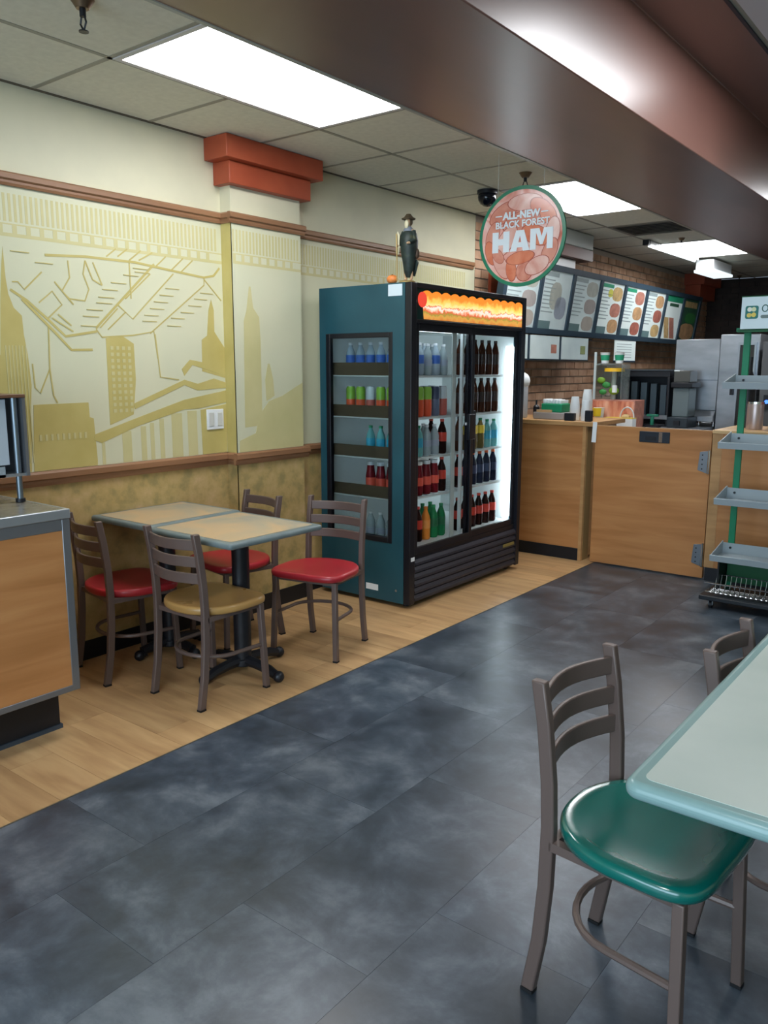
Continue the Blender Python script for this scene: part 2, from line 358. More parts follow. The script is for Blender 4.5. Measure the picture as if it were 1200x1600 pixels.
# front wall with the shop window the daylight comes through
struct('wall_front', MB().box(-3.7, -3.1, 0, 3, -3, .4).box(-3.7, -3.1, 2.5, 3, -3, CEIL).box(-3.7, -3.1, .4, -2.8, -3, 2.5).box(2.0, -3.1, .4, 3, -3, 2.5), m_cream)
wf = struct('window_1', MB().box(-2.8, -3.07, .4, 2, -3.02, .45).box(-2.8, -3.07, 2.45, 2, -3.02, 2.5).box(-2.8, -3.07, .45, -2.75, -3.02, 2.45).box(1.95, -3.07, .45, 2, -3.02, 2.45).box(-1.2, -3.07, .45, -1.15, -3.02, 2.45).box(.4, -3.07, .45, .45, -3.02, 2.45), m_steel)

# ---------------------------------------------------------------- ceiling
ce = struct('ceiling', B(-3.8, -3.1, CEIL+.02, 3.1, BACKY+.1, CEIL+.1), mat('ceiling void', (120, 120, 112), .8))
P = .632; X0, X1, X2 = WALLX, -3.085, -2.47
LIGHTK = {0, 5, 10}
ctl = {}
def ctile(x0, x1, y0, y1):
    k = (round(x1-x0, 3), round(y1-y0, 3))
    if k not in ctl:
        me = B(.008, .008, 0, k[0]-.008, k[1]-.008, .012).mesh('ceiling_tile'); me.materials.append(m_ctile); ctl[k] = me
    child_mesh('ceiling_tile', ctl[k], ce, (x0, y0, CEIL+.002))
YL = [2.13+P*k for k in range(-5, 16)]
for k in range(-5, 16):
    y = 2.13+P*k
    ctile(X0, X1, y, y+P)
    if k not in (0, 1, 5, 6, 10, 11, 8): ctile(X1, X2, y, y+P)
    ctile(X2, X2+.60, y, y+P)
ctile(X0, X1, 2.13+16*P, BACKY); ctile(X1, X2, 2.13+16*P, BACKY)
for x in (X1, X2): part('grid_bar', B(x-.012, -3, CEIL, x+.012, BACKY, CEIL+.012), m_grid, ce)
part('wall_angle', B(X0, -3, CEIL-.002, X0+.02, BACKY, CEIL+.008), mat('dark wall angle', (96, 88, 74), .6), ce)
for k in range(-5, 17):
    y = 2.13+P*k
    part('grid_bar', B(X0, y-.012, CEIL, X2+P, y+.012, CEIL+.012), m_grid, ce)
# right hand zone
for i in range(6):
    for k in range(-8, 16):
        x = -.93+i*P; y = 2.13+P*k
        if x+P > 3.0 or y < -3 or (i == 0 and k in (-5, -4, 1, 2, 7, 8)): continue
        ctile(x, x+P, y, y+P)
for i in range(7):
    part('grid_bar', B(-.93+i*P-.012, -3, CEIL, -.93+i*P+.012, BACKY, CEIL+.01), m_grid, ce)

# soffit beam
bp = [(-1.81, 2.4), (-1.20, 2.4), (-1.20, 2.744), (-.945, 2.744), (-.945, 2.80), (-1.81, 2.80)]
bm = struct('trim_3', MB().prism(bp, 1, -3, BACKY), m_copper, None, .004)
part('edge_trim', B(-1.822, -3, 2.397, -1.808, BACKY, 2.42), mat('pale edge trim', (170, 168, 156), .4), bm)
part('edge_trim', B(-.947, -3, 2.737, -.935, BACKY, 2.750), mat('dark edge trim', (30, 34, 48), .4), bm)
# ceiling lights
def troffer(x, y, label, w_=.602, l_=2*P-.02, m=m_lamp, e=.026):
    t = thing('ceiling_light', label, 'ceiling light', (x, y, CEIL), 0, 'fluorescent ceiling panels')
    a, b = x-w_/2, x+w_/2; c, d = y-l_/2, y+l_/2
    part('frame', MB().box(a, c, CEIL-.004, a+e, d, CEIL+.016).box(b-e, c, CEIL-.004, b, d, CEIL+.016).box(a+e, c, CEIL-.004, b-e, c+e, CEIL+.016).box(a+e, d-e, CEIL-.004, b-e, d, CEIL+.016), m_frame, t)
    part('diffuser', B(a+e, c+e, CEIL-.001, b-e, d-e, CEIL+.012), m, t)
xc = (X1+X2)/2
troffer(xc, 2.13+P, 'large lit ceiling panel nearest, above the two small tables')
troffer(xc, 2.13+6*P, 'lit ceiling panel behind the round hanging sign')
troffer(xc, 2.13+11*P, 'farthest lit ceiling panel, over the kitchen')
m_lamp2 = mat('added diffuser right', (250, 252, 255), .4, emit=PANEL*1.4)  # panels out of view, added to light the room right of the beam
for y, q in ((2.13-4*P, 'nearest the shop window'), (2.13+2*P, 'over the large pale table'), (2.13+8*P, 'towards the back wall')): troffer(-.93+P/2, y, 'added unseen ceiling panel right of the soffit, '+q, P-.03, 2*P-.02, m_lamp2, .10)

# ---------------------------------------------------------------- chairs
m_cf = mat('taupe powder coated steel', (104, 88, 82), .38, .15)
m_cap = mat('black chair glide', (22, 22, 24), .6)
def seat_mb():
    out = []
    N = 48
    for i in range(N):
        a = 2*PI*i/N; c, s_ = math.cos(a), math.sin(a)
        e = 2/(5.0 if s_ > 0 else 2.25)
        x = .216*math.copysign(abs(c)**e, c); y = .198*math.copysign(abs(s_)**e, s_)
        if s_ <= 0: x *= 1
        out.append((x*(1-.05*max(0, -y/.18)), y+.012))
    mb = MB(); rings = [(.02, .447), (.35, .447), (.6, .449), (.82, .454), (.93, .4565), (.975, .454), (.995, .447), (1, .438), (.99, .426), (.95, .419), (.5, .419)]
    vs = [(x*k, y*k, z) for k, z in rings for x, y in out]; fs = []
    for j in range(len(rings)-1):
        for i in range(N): fs.append((j*N+i, (j+1)*N+i, (j+1)*N+(i+1) % N, j*N+(i+1) % N))
    fs.append(tuple(range(N))); fs.append(tuple(range((len(rings)-1)*N, len(rings)*N))[::-1])
    return mb.add(vs, fs)
def rear_path(s):
    return [(s*.168, y, z) for y, z in ((-.196, .008), (-.172, .15), (-.160, .30), (-.157, .45), (-.162, .56), (-.178, .70), (-.196, .80))]
def make_chair(label, seat_mat):
    t = thing('dining_chair', label, 'chair')
    part('seat', seat_mb(), seat_mat, t, smooth=True, ang=50)
    for s_ in (-1, 1):
        l = part('leg', MB().leg([(s_*.192, .176, .008), (s_*.178, .160, .418)], .026, .026), m_cf, t, .003)
        part('glide', B(s_*.192-.013, .163, 0, s_*.192+.013, .189, .009), m_cap, l)
        l = part('back_post', MB().leg(rear_path(s_), .024, .034), m_cf, t, .004)
        part('glide', B(s_*.168-.013, -.212, 0, s_*.168+.013, -.180, .009), m_cap, l)
    for z in (.748, .672, .596):
        y0 = {.748: -.186, .672: -.175, .596: -.168}[z]
        P_ = [(-.160+.32*k/10, y0-.040*math.sin(PI*k/10), z) for k in range(11)]
        part('back_slat', MB().ribbon(P_, .047, .012), m_cf, t, .003, smooth=True)
    part('seat_frame', MB().box(-.17, .135, .398, .17, .160, .420).box(-.18, -.15, .398, -.155, .15, .420).box(.155, -.15, .398, .18, .15, .420).box(-.155, -.160, .398, .155, -.138, .420), m_cf, t)
    P_ = [(-.180, .160, .215), (-.176, .08, .215)]+[(-.172*math.cos(PI*k/14), -.172*math.sin(PI*k/14)*.82, .215) for k in range(15)]+[(.176, .08, .215), (.180, .160, .215)]
    part('footring', MB().tube(P_, .0095, 8), m_cf, t, smooth=True)
    return t
def seat_m(name, rgb, r=.3):
    c2 = tuple(max(0, int(v*.9)) for v in rgb)
    return noise_mat(name, [(.3, c2), (.7, rgb)], r, 3, 3, rvar=.06, coat=(1 if r < .25 else .2))
m_red = seat_m('red seat', (176, 38, 48), .4); m_tan = seat_m('tan wood seat', (188, 146, 86)); m_green = seat_m('green seat', (0, 106, 96), .2)
R = math.radians
red = make_chair('red seated chair nearest the cooler, its back towards the cooler', m_red)
red.location = (-2.868, 3.125, 0); red.rotation_euler = (0, 0, R(192))
dup(red, (-3.39, 2.985, 0), R(169), 'red seated chair by the wall, partly hidden behind the front cafe table')
dup(red, (-3.430, 2.300, 0), R(-9), 'red seated chair beside the wood fronted counter, back towards the camera')
tan = make_chair('tan wood seated chair, the only tan one, at the near end of the cafe tables', m_tan)
tan.location = (-2.880, 2.365, 0)
gr = make_chair('green seated chair in the foreground, tucked under the large pale table corner', m_green)
gr.location = (-.585, 1.752, 0); gr.rotation_euler = (0, 0, R(-94.6))
dup(gr, (-.352, 2.215, 0), R(-90), 'second chair at the large pale table, only its back showing above the tabletop')

# ---------------------------------------------------------------- tables
m_edge = noise_mat('blue grey table edge', [(.3, (98, 112, 114)), (.7, (122, 134, 134))], .4, 9, 4)
m_top = noise_mat('sponged tan laminate', [(.36, (150, 150, 140)), (.48, (178, 164, 138)), (.6, (200, 170, 130)), (.75, (176, 160, 134))], .3, 3.0, 5, dist=.8)
m_iron = mat('black cast iron', (24, 26, 32), .42)
def rrect(x0, y0, x1, y1, r, n=5):
    o = []
    for cx, cy, a0 in ((x1-r, y1-r, 0), (x0+r, y1-r, 90), (x0+r, y0+r, 180), (x1-r, y0+r, 270)):
        for k in range(n+1): a = R(a0+90*k/n); o.append((cx+r*math.cos(a), cy+r*math.sin(a)))
    return o
def table(name, label, x0, y0, x1, y1, zt, cx, cy, th, rim, tm, em, tall=.28, r=.02):
    t = thing(name, label, 'table', ((x0+x1)/2, (y0+y1)/2, 0))
    part('edge_band', MB().prism(rrect(x0, y0, x1, y1, r), 2, zt-th, zt-.0012), em, t, th*.42, smooth=True, seg=4, ang=60)
    part('tabletop', MB().prism(rrect(x0+rim, y0+rim, x1-rim, y1-rim, r*.6), 2, zt-.003, zt), tm, t)
    part('column', MB().cyl((cx, cy, .06), .043, zt-th-.06, 20), m_iron, t, smooth=True)
    part('mounting_plate', B(cx-.12, cy-.12, zt-th-.012, cx+.12, cy+.12, zt-th+.002), m_iron, t, .003)
    b = part('base', MB().cyl((cx, cy, .035), .055, .035, 20), m_iron, t, .006, smooth=True)
    for k in range(4):
        a = k*PI/2; ux, uy = math.cos(a), math.sin(a)
        P_ = [(cx+ux*d, cy+uy*d, z) for d, z in ((.0, .062), (.10, .058), (.18, .048), (tall-.03, .034), (tall, .026))]
        arm = part('arm', MB().tube(P_, 0.029, 8, .02), m_iron, t, smooth=True)
        part('foot', MB().sphere((cx+ux*tall, cy+uy*tall, .028), .028, 10), m_iron, arm, smooth=True)
    return t
table('cafe_table', 'small square cafe table against the wall, sponged tan top with blue grey edge', -3.688, 2.285, -3.196, 2.875, .757, -3.46, 2.58, .030, .035, m_top, m_edge, .20)
table('cafe_table', 'small square cafe table on the aisle side, tan seated chair at its near end', -3.188, 2.26, -2.592, 2.85, .757, -2.935, 2.62, .030, .035, m_top, m_edge, .25)
m_ptop = noise_mat('pale grey green laminate', [(.3, (178, 190, 182)), (.7, (188, 198, 190))], .3, 5, 4)
m_pedge = mat('grey green bullnose', (128, 158, 156), .25)
table('dining_table', 'large pale grey green table with rounded edge in the right foreground', -.50, 1.350, .26, 2.62, .76, -.02, 1.978, .036, .03, m_ptop, m_pedge, .24, .03)

# ---------------------------------------------------------------- foreground counter, left
fc = thing('service_counter', 'wood fronted counter with grey metal trim and black kick at the left edge', 'counter', (-3.3, 1.2, 0))
CX, CY, CT = -2.94, 1.73, .947
m_trim = mat('grey aluminium trim', (128, 130, 134), .36, .6)
m_stone = noise_mat('dark grey solid surface', [(.3, (112, 108, 100)), (.7, (134, 130, 120))], .25, 20, 4)
part('carcass', B(WALLX+.006, -1, .19, CX-.012, CY-.010, CT-.035), mat('counter body', (90, 84, 78), .6), fc)
part('front_panel', B(CX-.012, -1, .215, CX-.003, CY-.03, .862), m_wood, fc)
part('end_panel', B(WALLX+.01, CY-.010, .19, CX-.02, CY, .90), m_wood, fc)
part('corner_trim', B(CX-.03, CY-.032, .19, CX, CY+.002, .912), m_trim, fc, .003)
part('bottom_trim', B(CX-.03, -1, .19, CX, CY-.03, .216), m_trim, fc, .003)
part('top_trim', B(CX-.03, -1, .862, CX-.001, CY-.03, .912), m_trim, fc, .002)
part('worktop', B(WALLX+.006, -1, .912, CX-.012, CY-.008, CT), m_stone, fc, .002)
part('worktop_edge', MB().box(CX-.014, -1, .908, CX+.006, CY+.004, CT+.001).box(WALLX+.006, CY-.01, .908, CX-.014, CY+.004, CT+.001), mat('bright aluminium', (176, 182, 188), .3, .7), fc, .004)
part('kick_panel', B(WALLX+.02, -1, 0, -3.05, 1.752-.06, .19), m_black, fc)
part('kick_base', B(WALLX+.02, -1, 0, -3.042, 1.70, .018), mat('grey cove base', (52, 62, 72), .5), fc)
hs = thing('display_case', 'stainless display case on round legs standing on the left counter', 'display case', (-3.38, 1.35, CT+.002))
m_dsteel = mat('darker steel', (120, 130, 138), .35, .8)  # deeper grey than the brushed steel
m_pale = mat('pale acrylic', (176, 188, 198), .3)
HX0, HX1, HY0, HY1, HZ0, HZ1 = -3.56, -3.225, .75, 1.733, 1.057, 1.392
part('top_panel', B(HX0, HY0, HZ1-.014, HX1+.012, HY1, HZ1), mat('brown laminate', (112, 78, 58), .4), hs, .002)
part('back_panel', B(HX0, HY0, HZ0, HX0+.012, HY1, HZ1-.014), m_pale, hs)
part('bottom_shelf', B(HX0+.012, HY0, HZ0, HX1, HY1-.014, HZ0+.012), m_steel2, hs)
part('end_panel', B(HX0+.012, HY1-.014, HZ0, HX1+.008, HY1, HZ1-.014), m_trim, hs)
part('front_lip', B(HX1-.004, HY0, HZ0, HX1, HY1-.10, HZ0+.045), mat('pale blue steel', (176, 190, 200), .35, .5), hs)
part('inner_panel', B(HX1-.016, HY0, HZ0+.05, HX1-.010, HY1-.075, HZ1-.02), m_pale, hs)
for yy in (1.695, .80):
    lg = part('leg', MB().cyl((HX1-.015, yy, CT+.006), .0125, HZ1-.014-CT-.006, 14), m_dsteel, hs, smooth=True)
    part('foot', MB().cyl((HX1-.015, yy, CT+.002), .02, .014, 14), m_iron, lg, smooth=True)
for yy in (1.695, .80):
    lg = part('leg', MB().cyl((HX0+.03, yy, CT+.006), .0125, HZ0-CT-.006, 14), m_dsteel, hs, smooth=True)
    part('foot', MB().cyl((HX0+.03, yy, CT+.002), .02, .014, 14), m_iron, lg, smooth=True)

# ---------------------------------------------------------------- drinks cooler
KX0, KX1, KY0, KY1, KZ = -3.62, -2.885, 3.965, 5.375, 2.0
m_teal = noise_mat('dark teal enamel', [(.3, (28, 70, 82)), (.7, (38, 84, 96))], .34, 3, 4, spec=.5)
m_blk = mat('cooler black', (20, 22, 30), .35)
m_in = mat('cooler white liner', (214, 222, 222), .5)
m_glass = mat('clear glass', (255, 255, 255), .02, 0, trans=1, ior=1.02)
ck = thing('drinks_cooler', 'tall dark teal and black glass door drinks cooler with lit sandwich header', 'cooler', ((KX0+KX1)/2, (KY0+KY1)/2, 0))
WY0, WY1, WZ0, WZ1 = -3.565, -3.025, .41, 1.715   # window in the near side, x from..to, z from..to
side = MB().box(KX0, KY0, .03, WY0, KY0+.03, KZ).box(WY1, KY0, .03, KX1-.05, KY0+.03, KZ).box(WY0, KY0, .03, WY1, KY0+.03, WZ0).box(WY0, KY0, WZ1, WY1, KY0+.03, KZ)
part('side_panel', side, m_teal, ck)
part('side_panel', B(KX0, KY1-.03, .03, KX1-.05, KY1, KZ), m_teal, ck)
part('back_panel', B(KX0, KY0+.03, .03, KX0+.03, KY1-.03, KZ), m_in, ck)
part('roof_panel', B(KX0+.03, KY0+.03, KZ-.03, KX1-.05, KY1-.03, KZ), m_blk, ck)
part('corner_post', B(KX1-.05, KY0, .03, KX1, KY0+.055, KZ), m_blk, ck, .004)
part('corner_post', B(KX1-.05, KY1-.05, .03, KX1, KY1, KZ), m_blk, ck, .004)
wfm = part('window_frame', MB().box(WY0, KY0-.004, WZ0, WY0+.035, KY0+.03, WZ1).box(WY1-.03, KY0-.004, WZ0, WY1, KY0+.03, WZ1).box(WY0+.035, KY0-.004, WZ0, WY1-.03, KY0+.03, WZ0+.035).box(WY0+.035, KY0-.004, WZ1-.03, WY1-.03, KY0+.03, WZ1), m_blk, ck, .003)
part('pane', B(WY0+.035, KY0+.008, WZ0+.035, WY1-.03, KY0+.012, WZ1-.03), mat('smoky side glass', (214, 224, 226), .03, trans=1, ior=1.02), wfm)
part('interior_floor', B(KX0+.03, KY0+.03, .31, KX1-.05, KY1-.03, .375), m_in, ck)
part('interior_roof', B(KX0+.03, KY0+.03, 1.745, KX1-.05, KY1-.03, 1.76), m_in, ck)
part('liner', MB().box(KX0+.03, KY0+.031, .375, KX1-.09, KY0+.034, WZ0).box(KX0+.03, KY1-.034, .375, KX1-.08, KY1-.03, 1.745).box(KX0+.03, KY0+.034, .375, KX0+.034, KY1-.034, 1.745), m_in, ck)
# sliding doors
DZ0, DZ1 = .345, 1.765
def door(y0, y1, x, label=None):
    d = part('door', MB().box(x-.02, y0, DZ0, x, y0+.035, DZ1).box(x-.02, y1-.035, DZ0, x, y1, DZ1).box(x-.02, y0+.035, DZ0, x, y1-.035, DZ0+.045).box(x-.02, y0+.035, DZ1-.045, x, y1-.035, DZ1), m_blk, ck, .002)
    part('pane', B(x-.012, y0+.035, DZ0+.045, x-.008, y1-.035, DZ1-.045), m_glass, d)
    return d
d1 = door(KY0+.05, 4.69, KX1-.004)
part('door_stile', B(KX1-.026, 4.44, DZ0+.045, KX1-.018, 4.485, DZ1-.045), mat('pale stile', (166, 178, 176), .4), d1)
hd = part('handle', B(KX1-.006, 4.60, 1.03, KX1+.022, 4.675, 1.20), m_blk, d1, .005)
part('handle_label', B(KX1-.006, 4.585, 1.128, KX1-.002, 4.60, 1.145), m_white, d1)
d2 = door(4.64, KY1-.05, KX1-.026)
part('handle', B(KX1-.028, 4.70, .93, KX1-.006, 4.725, 1.22), m_blk, d2, .004)
# header
part('header_box', B(KX1-.05, KY0+.055, 1.765, KX1-.012, KY1-.05, KZ), m_blk, ck)
part('header_frame', MB().box(KX1-.012, KY0+.055, 1.765, KX1, KY1-.05, 1.787).box(KX1-.012, KY0+.055, 1.972, KX1, KY1-.05, KZ), m_blk, ck, .002)
part('header_panel', B(KX1-.012, KY0+.055, 1.787, KX1-.008, KY1-.05, 1.972), mat('dark green header', (22, 56, 52), .3), ck)
mh = bpy.data.materials.new('lit sandwich print'); mh.use_nodes = True; n_, l_, p_ = nodes(mh)
tc = n_.new('ShaderNodeTexCoord'); sx = n_.new('ShaderNodeSeparateXYZ'); l_.new(tc.outputs['Generated'], sx.inputs[0])
nz = n_.new('ShaderNodeTexNoise'); nz.inputs['Scale'].default_value = 26; nz.inputs['Detail'].default_value = 4; l_.new(tc.outputs['Object'], nz.inputs['Vector'])
ad = n_.new('ShaderNodeMath'); ad.operation = 'MULTIPLY_ADD'; ad.inputs[1].default_value = .42; l_.new(nz.outputs[0], ad.inputs[0]); l_.new(sx.outputs[2], ad.inputs[2])
r_ = n_.new('ShaderNodeValToRGB'); e = r_.color_ramp.elements
e[0].position, e[0].color = .14, lin((190, 112, 48)); e[1].position, e[1].color = 1.0, lin((236, 132, 40))
for ps, c in ((.3, (214, 150, 70)), (.40, (150, 140, 60)), (.46, (212, 92, 50)), (.54, (250, 190, 160)), (.60, (255, 240, 225)), (.66, (208, 86, 60)), (.70, (255, 226, 150)), (.84, (255, 190, 90))):
    q = e.new(ps); q.color = lin(c)
sub = n_.new('ShaderNodeMath'); sub.operation = 'SUBTRACT'; sub.inputs[1].default_value = .02; l_.new(ad.outputs[0], sub.inputs[0]); l_.new(sub.outputs[0], r_.inputs[0])
l_.new(r_.outputs[0], p_.inputs['Base Color']); l_.new(r_.outputs[0], p_.inputs['Emission Color']); p_.inputs['Emission Strength'].default_value = 1.05
def scallop(y0, y1, z0, z1, n, amp):
    pts = [(y0+.02, z0)]+[(y1, z0)]
    m = n*6
    for i in range(m, -1, -1):
        t_ = i/m; pts.append((y0+(y1-y0)*t_, z1-amp+amp*abs(math.sin(PI*n*t_))))
    return pts
part('sandwich_print', MB().prism(scallop(KY0+.115, KY1-.055, 1.792, 1.962, 12, .016), 0, KX1-.008, KX1-.005), mh, ck)
part('tomato_print', MB().cyl((KX1-.006, KY0+.115, 1.905), .045, .003, 24, ax=0), mat('lit tomato print', (226, 70, 52), .4, emit=.9), ck)
# grille
part('grille_back', B(KX1-.05, KY0+.055, .03, KX1-.022, KY1-.05, .345), m_blk, ck)
m_lou = mat('charcoal louvre', (38, 42, 54), .4)
for k in range(6):
    z = .045+k*.046
    part('louvre', MB().prism([(KX1-.022, z), (KX1-.002, z), (KX1-.002, z+.016), (KX1-.014, z+.036), (KX1-.022, z+.036)], 1, KY0+.06, KY1-.055), m_lou, ck)
bd = part('badge', B(KX1-.002, 5.13, .198, KX1+.003, 5.29, .222), mat('gold badge', (150, 136, 78), .4, .3), ck, .002)
part('sticker', B(KX1+.0, KY0+.012, .31, KX1+.0015, KY0+.05, .335), m_white, ck)
part('sticker', B(-3.06, KY0-.0012, 1.925, -2.955, KY0, 1.992), mat('printed white sticker', (206, 220, 228), .4), ck)
part('sticker', B(-3.235, KY0-.0012, .085, -3.135, KY0, .125), m_white, ck)
part('lock', MB().cyl((-2.99, KY0-.004, .11), .008, .006, 12, ax=1), m_steel, ck)
for xx in (KX0+.06, KX1-.08):
    for yy in (KY0+.08, KY1-.08): part('foot', MB().cyl((xx, yy, 0), .022, .032, 12), m_iron, ck)
m_led = mat('cooler lamp', (232, 248, 255), .4, emit=7)
m_led2 = mat('cooler added fill lamp', (225, 240, 248), .4, emit=7)
part('lamp', B(-2.985, KY1-.115, .40, -2.955, KY1-.036, 1.66), m_led, ck, .008)
part('lamp', B(-2.985, 4.06, 1.725, -2.955, 4.62, 1.745), m_led2, ck)  # out-of-sight tube added to brighten the left shelves
part('centre_post', B(-2.985, 4.655, .376, -2.965, 4.672, 1.744), m_in, ck)
m_sh = mat('white wire shelf', (196, 206, 206), .4)
SHZ = [1.455, 1.192, .936, .682]
for z in SHZ:
    for y0, y1 in ((KY0+.045, 4.645), (4.68, KY1-.125)):
        mb = MB().box(-2.99, y0, z-.014, -2.983, y1, z)
        for q in range(9): mb.box(-3.575, y0+.005+q*(y1-y0-.01)/8-.002, z-.008, -2.99, y0+.005+q*(y1-y0-.01)/8+.002, z-.001)
        mb.box(-3.58, y0, z-.010, -3.573, y1, z-.001).box(-3.28, y0, z-.012, -3.274, y1, z-.008)
        part('shelf', mb, m_sh, ck)
m_tray = mat('brown cardboard', (78, 66, 48), .7)
for z in SHZ: part('side_guard', B(-3.56, KY0+.048, z+.0005, -3.00, KY0+.056, z+(.08 if z > 1.3 else .075)), m_tray, ck)

# ---------------------------------------------------------------- bottles in the cooler
def bmats(key, body, cap, label, rough=.12, trans=0.0):
    return (mat('drink '+key, body, rough, trans=trans, ior=1.2), mat('cap '+key, cap, .4), mat('label '+key, label, .45))
def make_bottle(kind, key, body, cap, label, h=.20, r=.031, lab=(.35, .62), trans=0.0, cr=.46):
    mb_, mc, ml_ = bmats(key, body, cap, label, trans=trans)
    t = thing(kind, key, 'bottle')
    part('body', MB().lathe((0, 0, 0), [(r*.8, 0), (r, .012), (r, h*.38), (r*.93, h*.5), (r, h*.6), (r*.86, h*.72), (r*cr*.92, h*.88), (r*cr*.88, h*.93)], 14), mb_, t, smooth=True)
    part('cap', MB().cyl((0, 0, h*.925), r*cr, h*(.075 if cr < .5 else .11), 12), mc, t, smooth=True)
    a, b = lab
    part('label', MB().lathe((0, 0, 0), [(r*1.02, h*a), (r*1.02, h*b)], 14), ml_, t, smooth=True)
    return t
def make_can(key, lower, upper, h=.195, r=.031):
    t = thing('drink_can', key, 'can')
    part('body', MB().lathe((0, 0, 0), [(r*.8, 0), (r, .01), (r, h*.56)], 14), mat('can lower '+key, lower, .35), t, smooth=True)
    part('upper_wrap', MB().lathe((0, 0, 0), [(r*1.001, h*.56), (r, h*.9), (r*.82, h*.97)], 14), mat('can upper '+key, upper, .3), t, smooth=True)
    part('lid', MB().cyl((0, 0, h*.97), r*.8, .004, 14), m_steel, t, smooth=True)
    return t
ORD = ['first', 'second', 'third', 'fourth', 'fifth', 'sixth', 'seventh']
protos = {
 'water': make_bottle('water_bottle', 'clear water', (196, 214, 226), (225, 230, 235), (60, 104, 184), .205, .031, (.36, .62), .4),
 'iced tea': make_bottle('tea_bottle', 'brown iced tea', (74, 42, 30), (60, 50, 48), (56, 38, 34), .24, .029, (.3, .6)),
 'green cap': make_bottle('soda_bottle', 'green capped soda', (120, 190, 190), (20, 140, 96), (50, 160, 190), .20, .030, (.3, .6), .2),
 'juice': make_bottle('juice_bottle', 'maroon juice', (110, 26, 34), (222, 226, 230), (214, 84, 64), .215, .033, (.3, .55), cr=.8),
 'cola': make_bottle('cola_bottle', 'dark cola', (44, 22, 20), (196, 60, 44), (206, 62, 44), .23, .031, (.36, .62)),
 'dark cola': make_bottle('soda_bottle', 'dark soda', (34, 40, 58), (216, 96, 40), (44, 60, 92), .23, .031, (.34, .6)),
 'yellow': make_bottle('soda_bottle', 'yellow labelled soda', (120, 104, 60), (30, 140, 100), (226, 200, 60), .215, .030, (.5, .76)),
 'lime': make_bottle('soda_bottle', 'lime green soda', (40, 128, 78), (36, 150, 90), (30, 110, 66), .22, .031, (.34, .6)),
 'orange': make_bottle('soda_bottle', 'orange soda', (222, 136, 56), (214, 120, 40), (230, 150, 70), .22, .031, (.34, .6)),
 'clear': make_bottle('soda_bottle', 'clear grey soda', (168, 184, 188), (215, 222, 225), (150, 160, 176), .20, .031, (.3, .5), .2),
 'energy': make_can('green and red can', (214, 84, 50), (128, 176, 62)),
 'silver': make_can('silver can', (190, 96, 84), (190, 200, 204)),
 'blue': make_can('dark blue can', (92, 104, 128), (52, 62, 88)),
}
LOOK = {'water': 'clear water bottle with blue label', 'iced tea': 'dark brown iced tea bottle', 'green cap': 'green capped bottle with teal label', 'juice': 'maroon juice bottle with white cap',
 'cola': 'dark cola bottle with red label', 'dark cola': 'dark soda bottle with orange cap', 'yellow': 'bottle with yellow label and green cap', 'lime': 'lime green soda bottle', 'orange': 'orange soda bottle',
 'clear': 'clear grey soda bottle', 'energy': 'drink can, green above and red below', 'silver': 'silver drink can', 'blue': 'dark blue drink can'}
used = set()
def put(kind, x, y, z, where):
    p_ = protos[kind]; lab = LOOK[kind]+', '+where; rz = 0
    if kind in used: dup(p_, (x, y, z), rz, lab, 'drinks in the cooler')
    else:
        p_.location = (x, y, z); p_['label'] = lab; p_['group'] = 'drinks in the cooler'; used.add(kind)
SN = ['top shelf', 'second shelf', 'third shelf', 'fourth shelf', 'cooler floor']
ZZ = SHZ+[.376]
left = [['water', 'water', 'water', 'clear', 'water', 'clear'], ['energy', 'energy', 'energy', 'energy', 'blue', 'silver'], ['green cap', 'green cap', 'green cap', 'clear', 'clear', 'cola'],
        ['juice', 'juice', 'juice', 'juice', 'juice', 'cola'], ['cola', 'cola', 'cola', 'orange', 'lime', 'lime']]
right = [['iced tea']*6, ['iced tea']*6, ['iced tea', 'yellow', 'yellow', 'yellow', 'green cap', 'green cap'], ['cola', 'dark cola', 'dark cola', 'dark cola', 'dark cola', 'dark cola'], ['cola']*6]
for s_, (L, y0, nm) in enumerate(((left, 4.075, 'left'), (right, 4.735, 'right'))):
    for i in range(5):
        for j in range(6):
            kd = L[i][j]
            put(kd, -3.035, y0+j*(.0905 if s_ == 0 else .094), ZZ[i]+.0005, '%s, %s door, %s from left' % (SN[i], nm, ORD[j]))
deep = [('water', 5), ('energy', 5), ('green cap', 3), ('juice', 3), ('clear', 3)]
for i, (kd, n) in enumerate(deep):
    for j in range(n):
        k2 = kd if not (kd == 'energy' and j == 2) else 'silver'
        put(k2, -3.035-.083*(j+1), 4.075, ZZ[i]+.0005, '%s, side window, %s from front' % (SN[i], ORD[j]))
# second row so the shelves read as stocked
for i in range(5):
    for j in range(1, 6):
        put(left[i][j], -3.125, 4.075+j*.0905, ZZ[i]+.0005, '%s, left door, second row, %s' % (SN[i], ORD[j]))

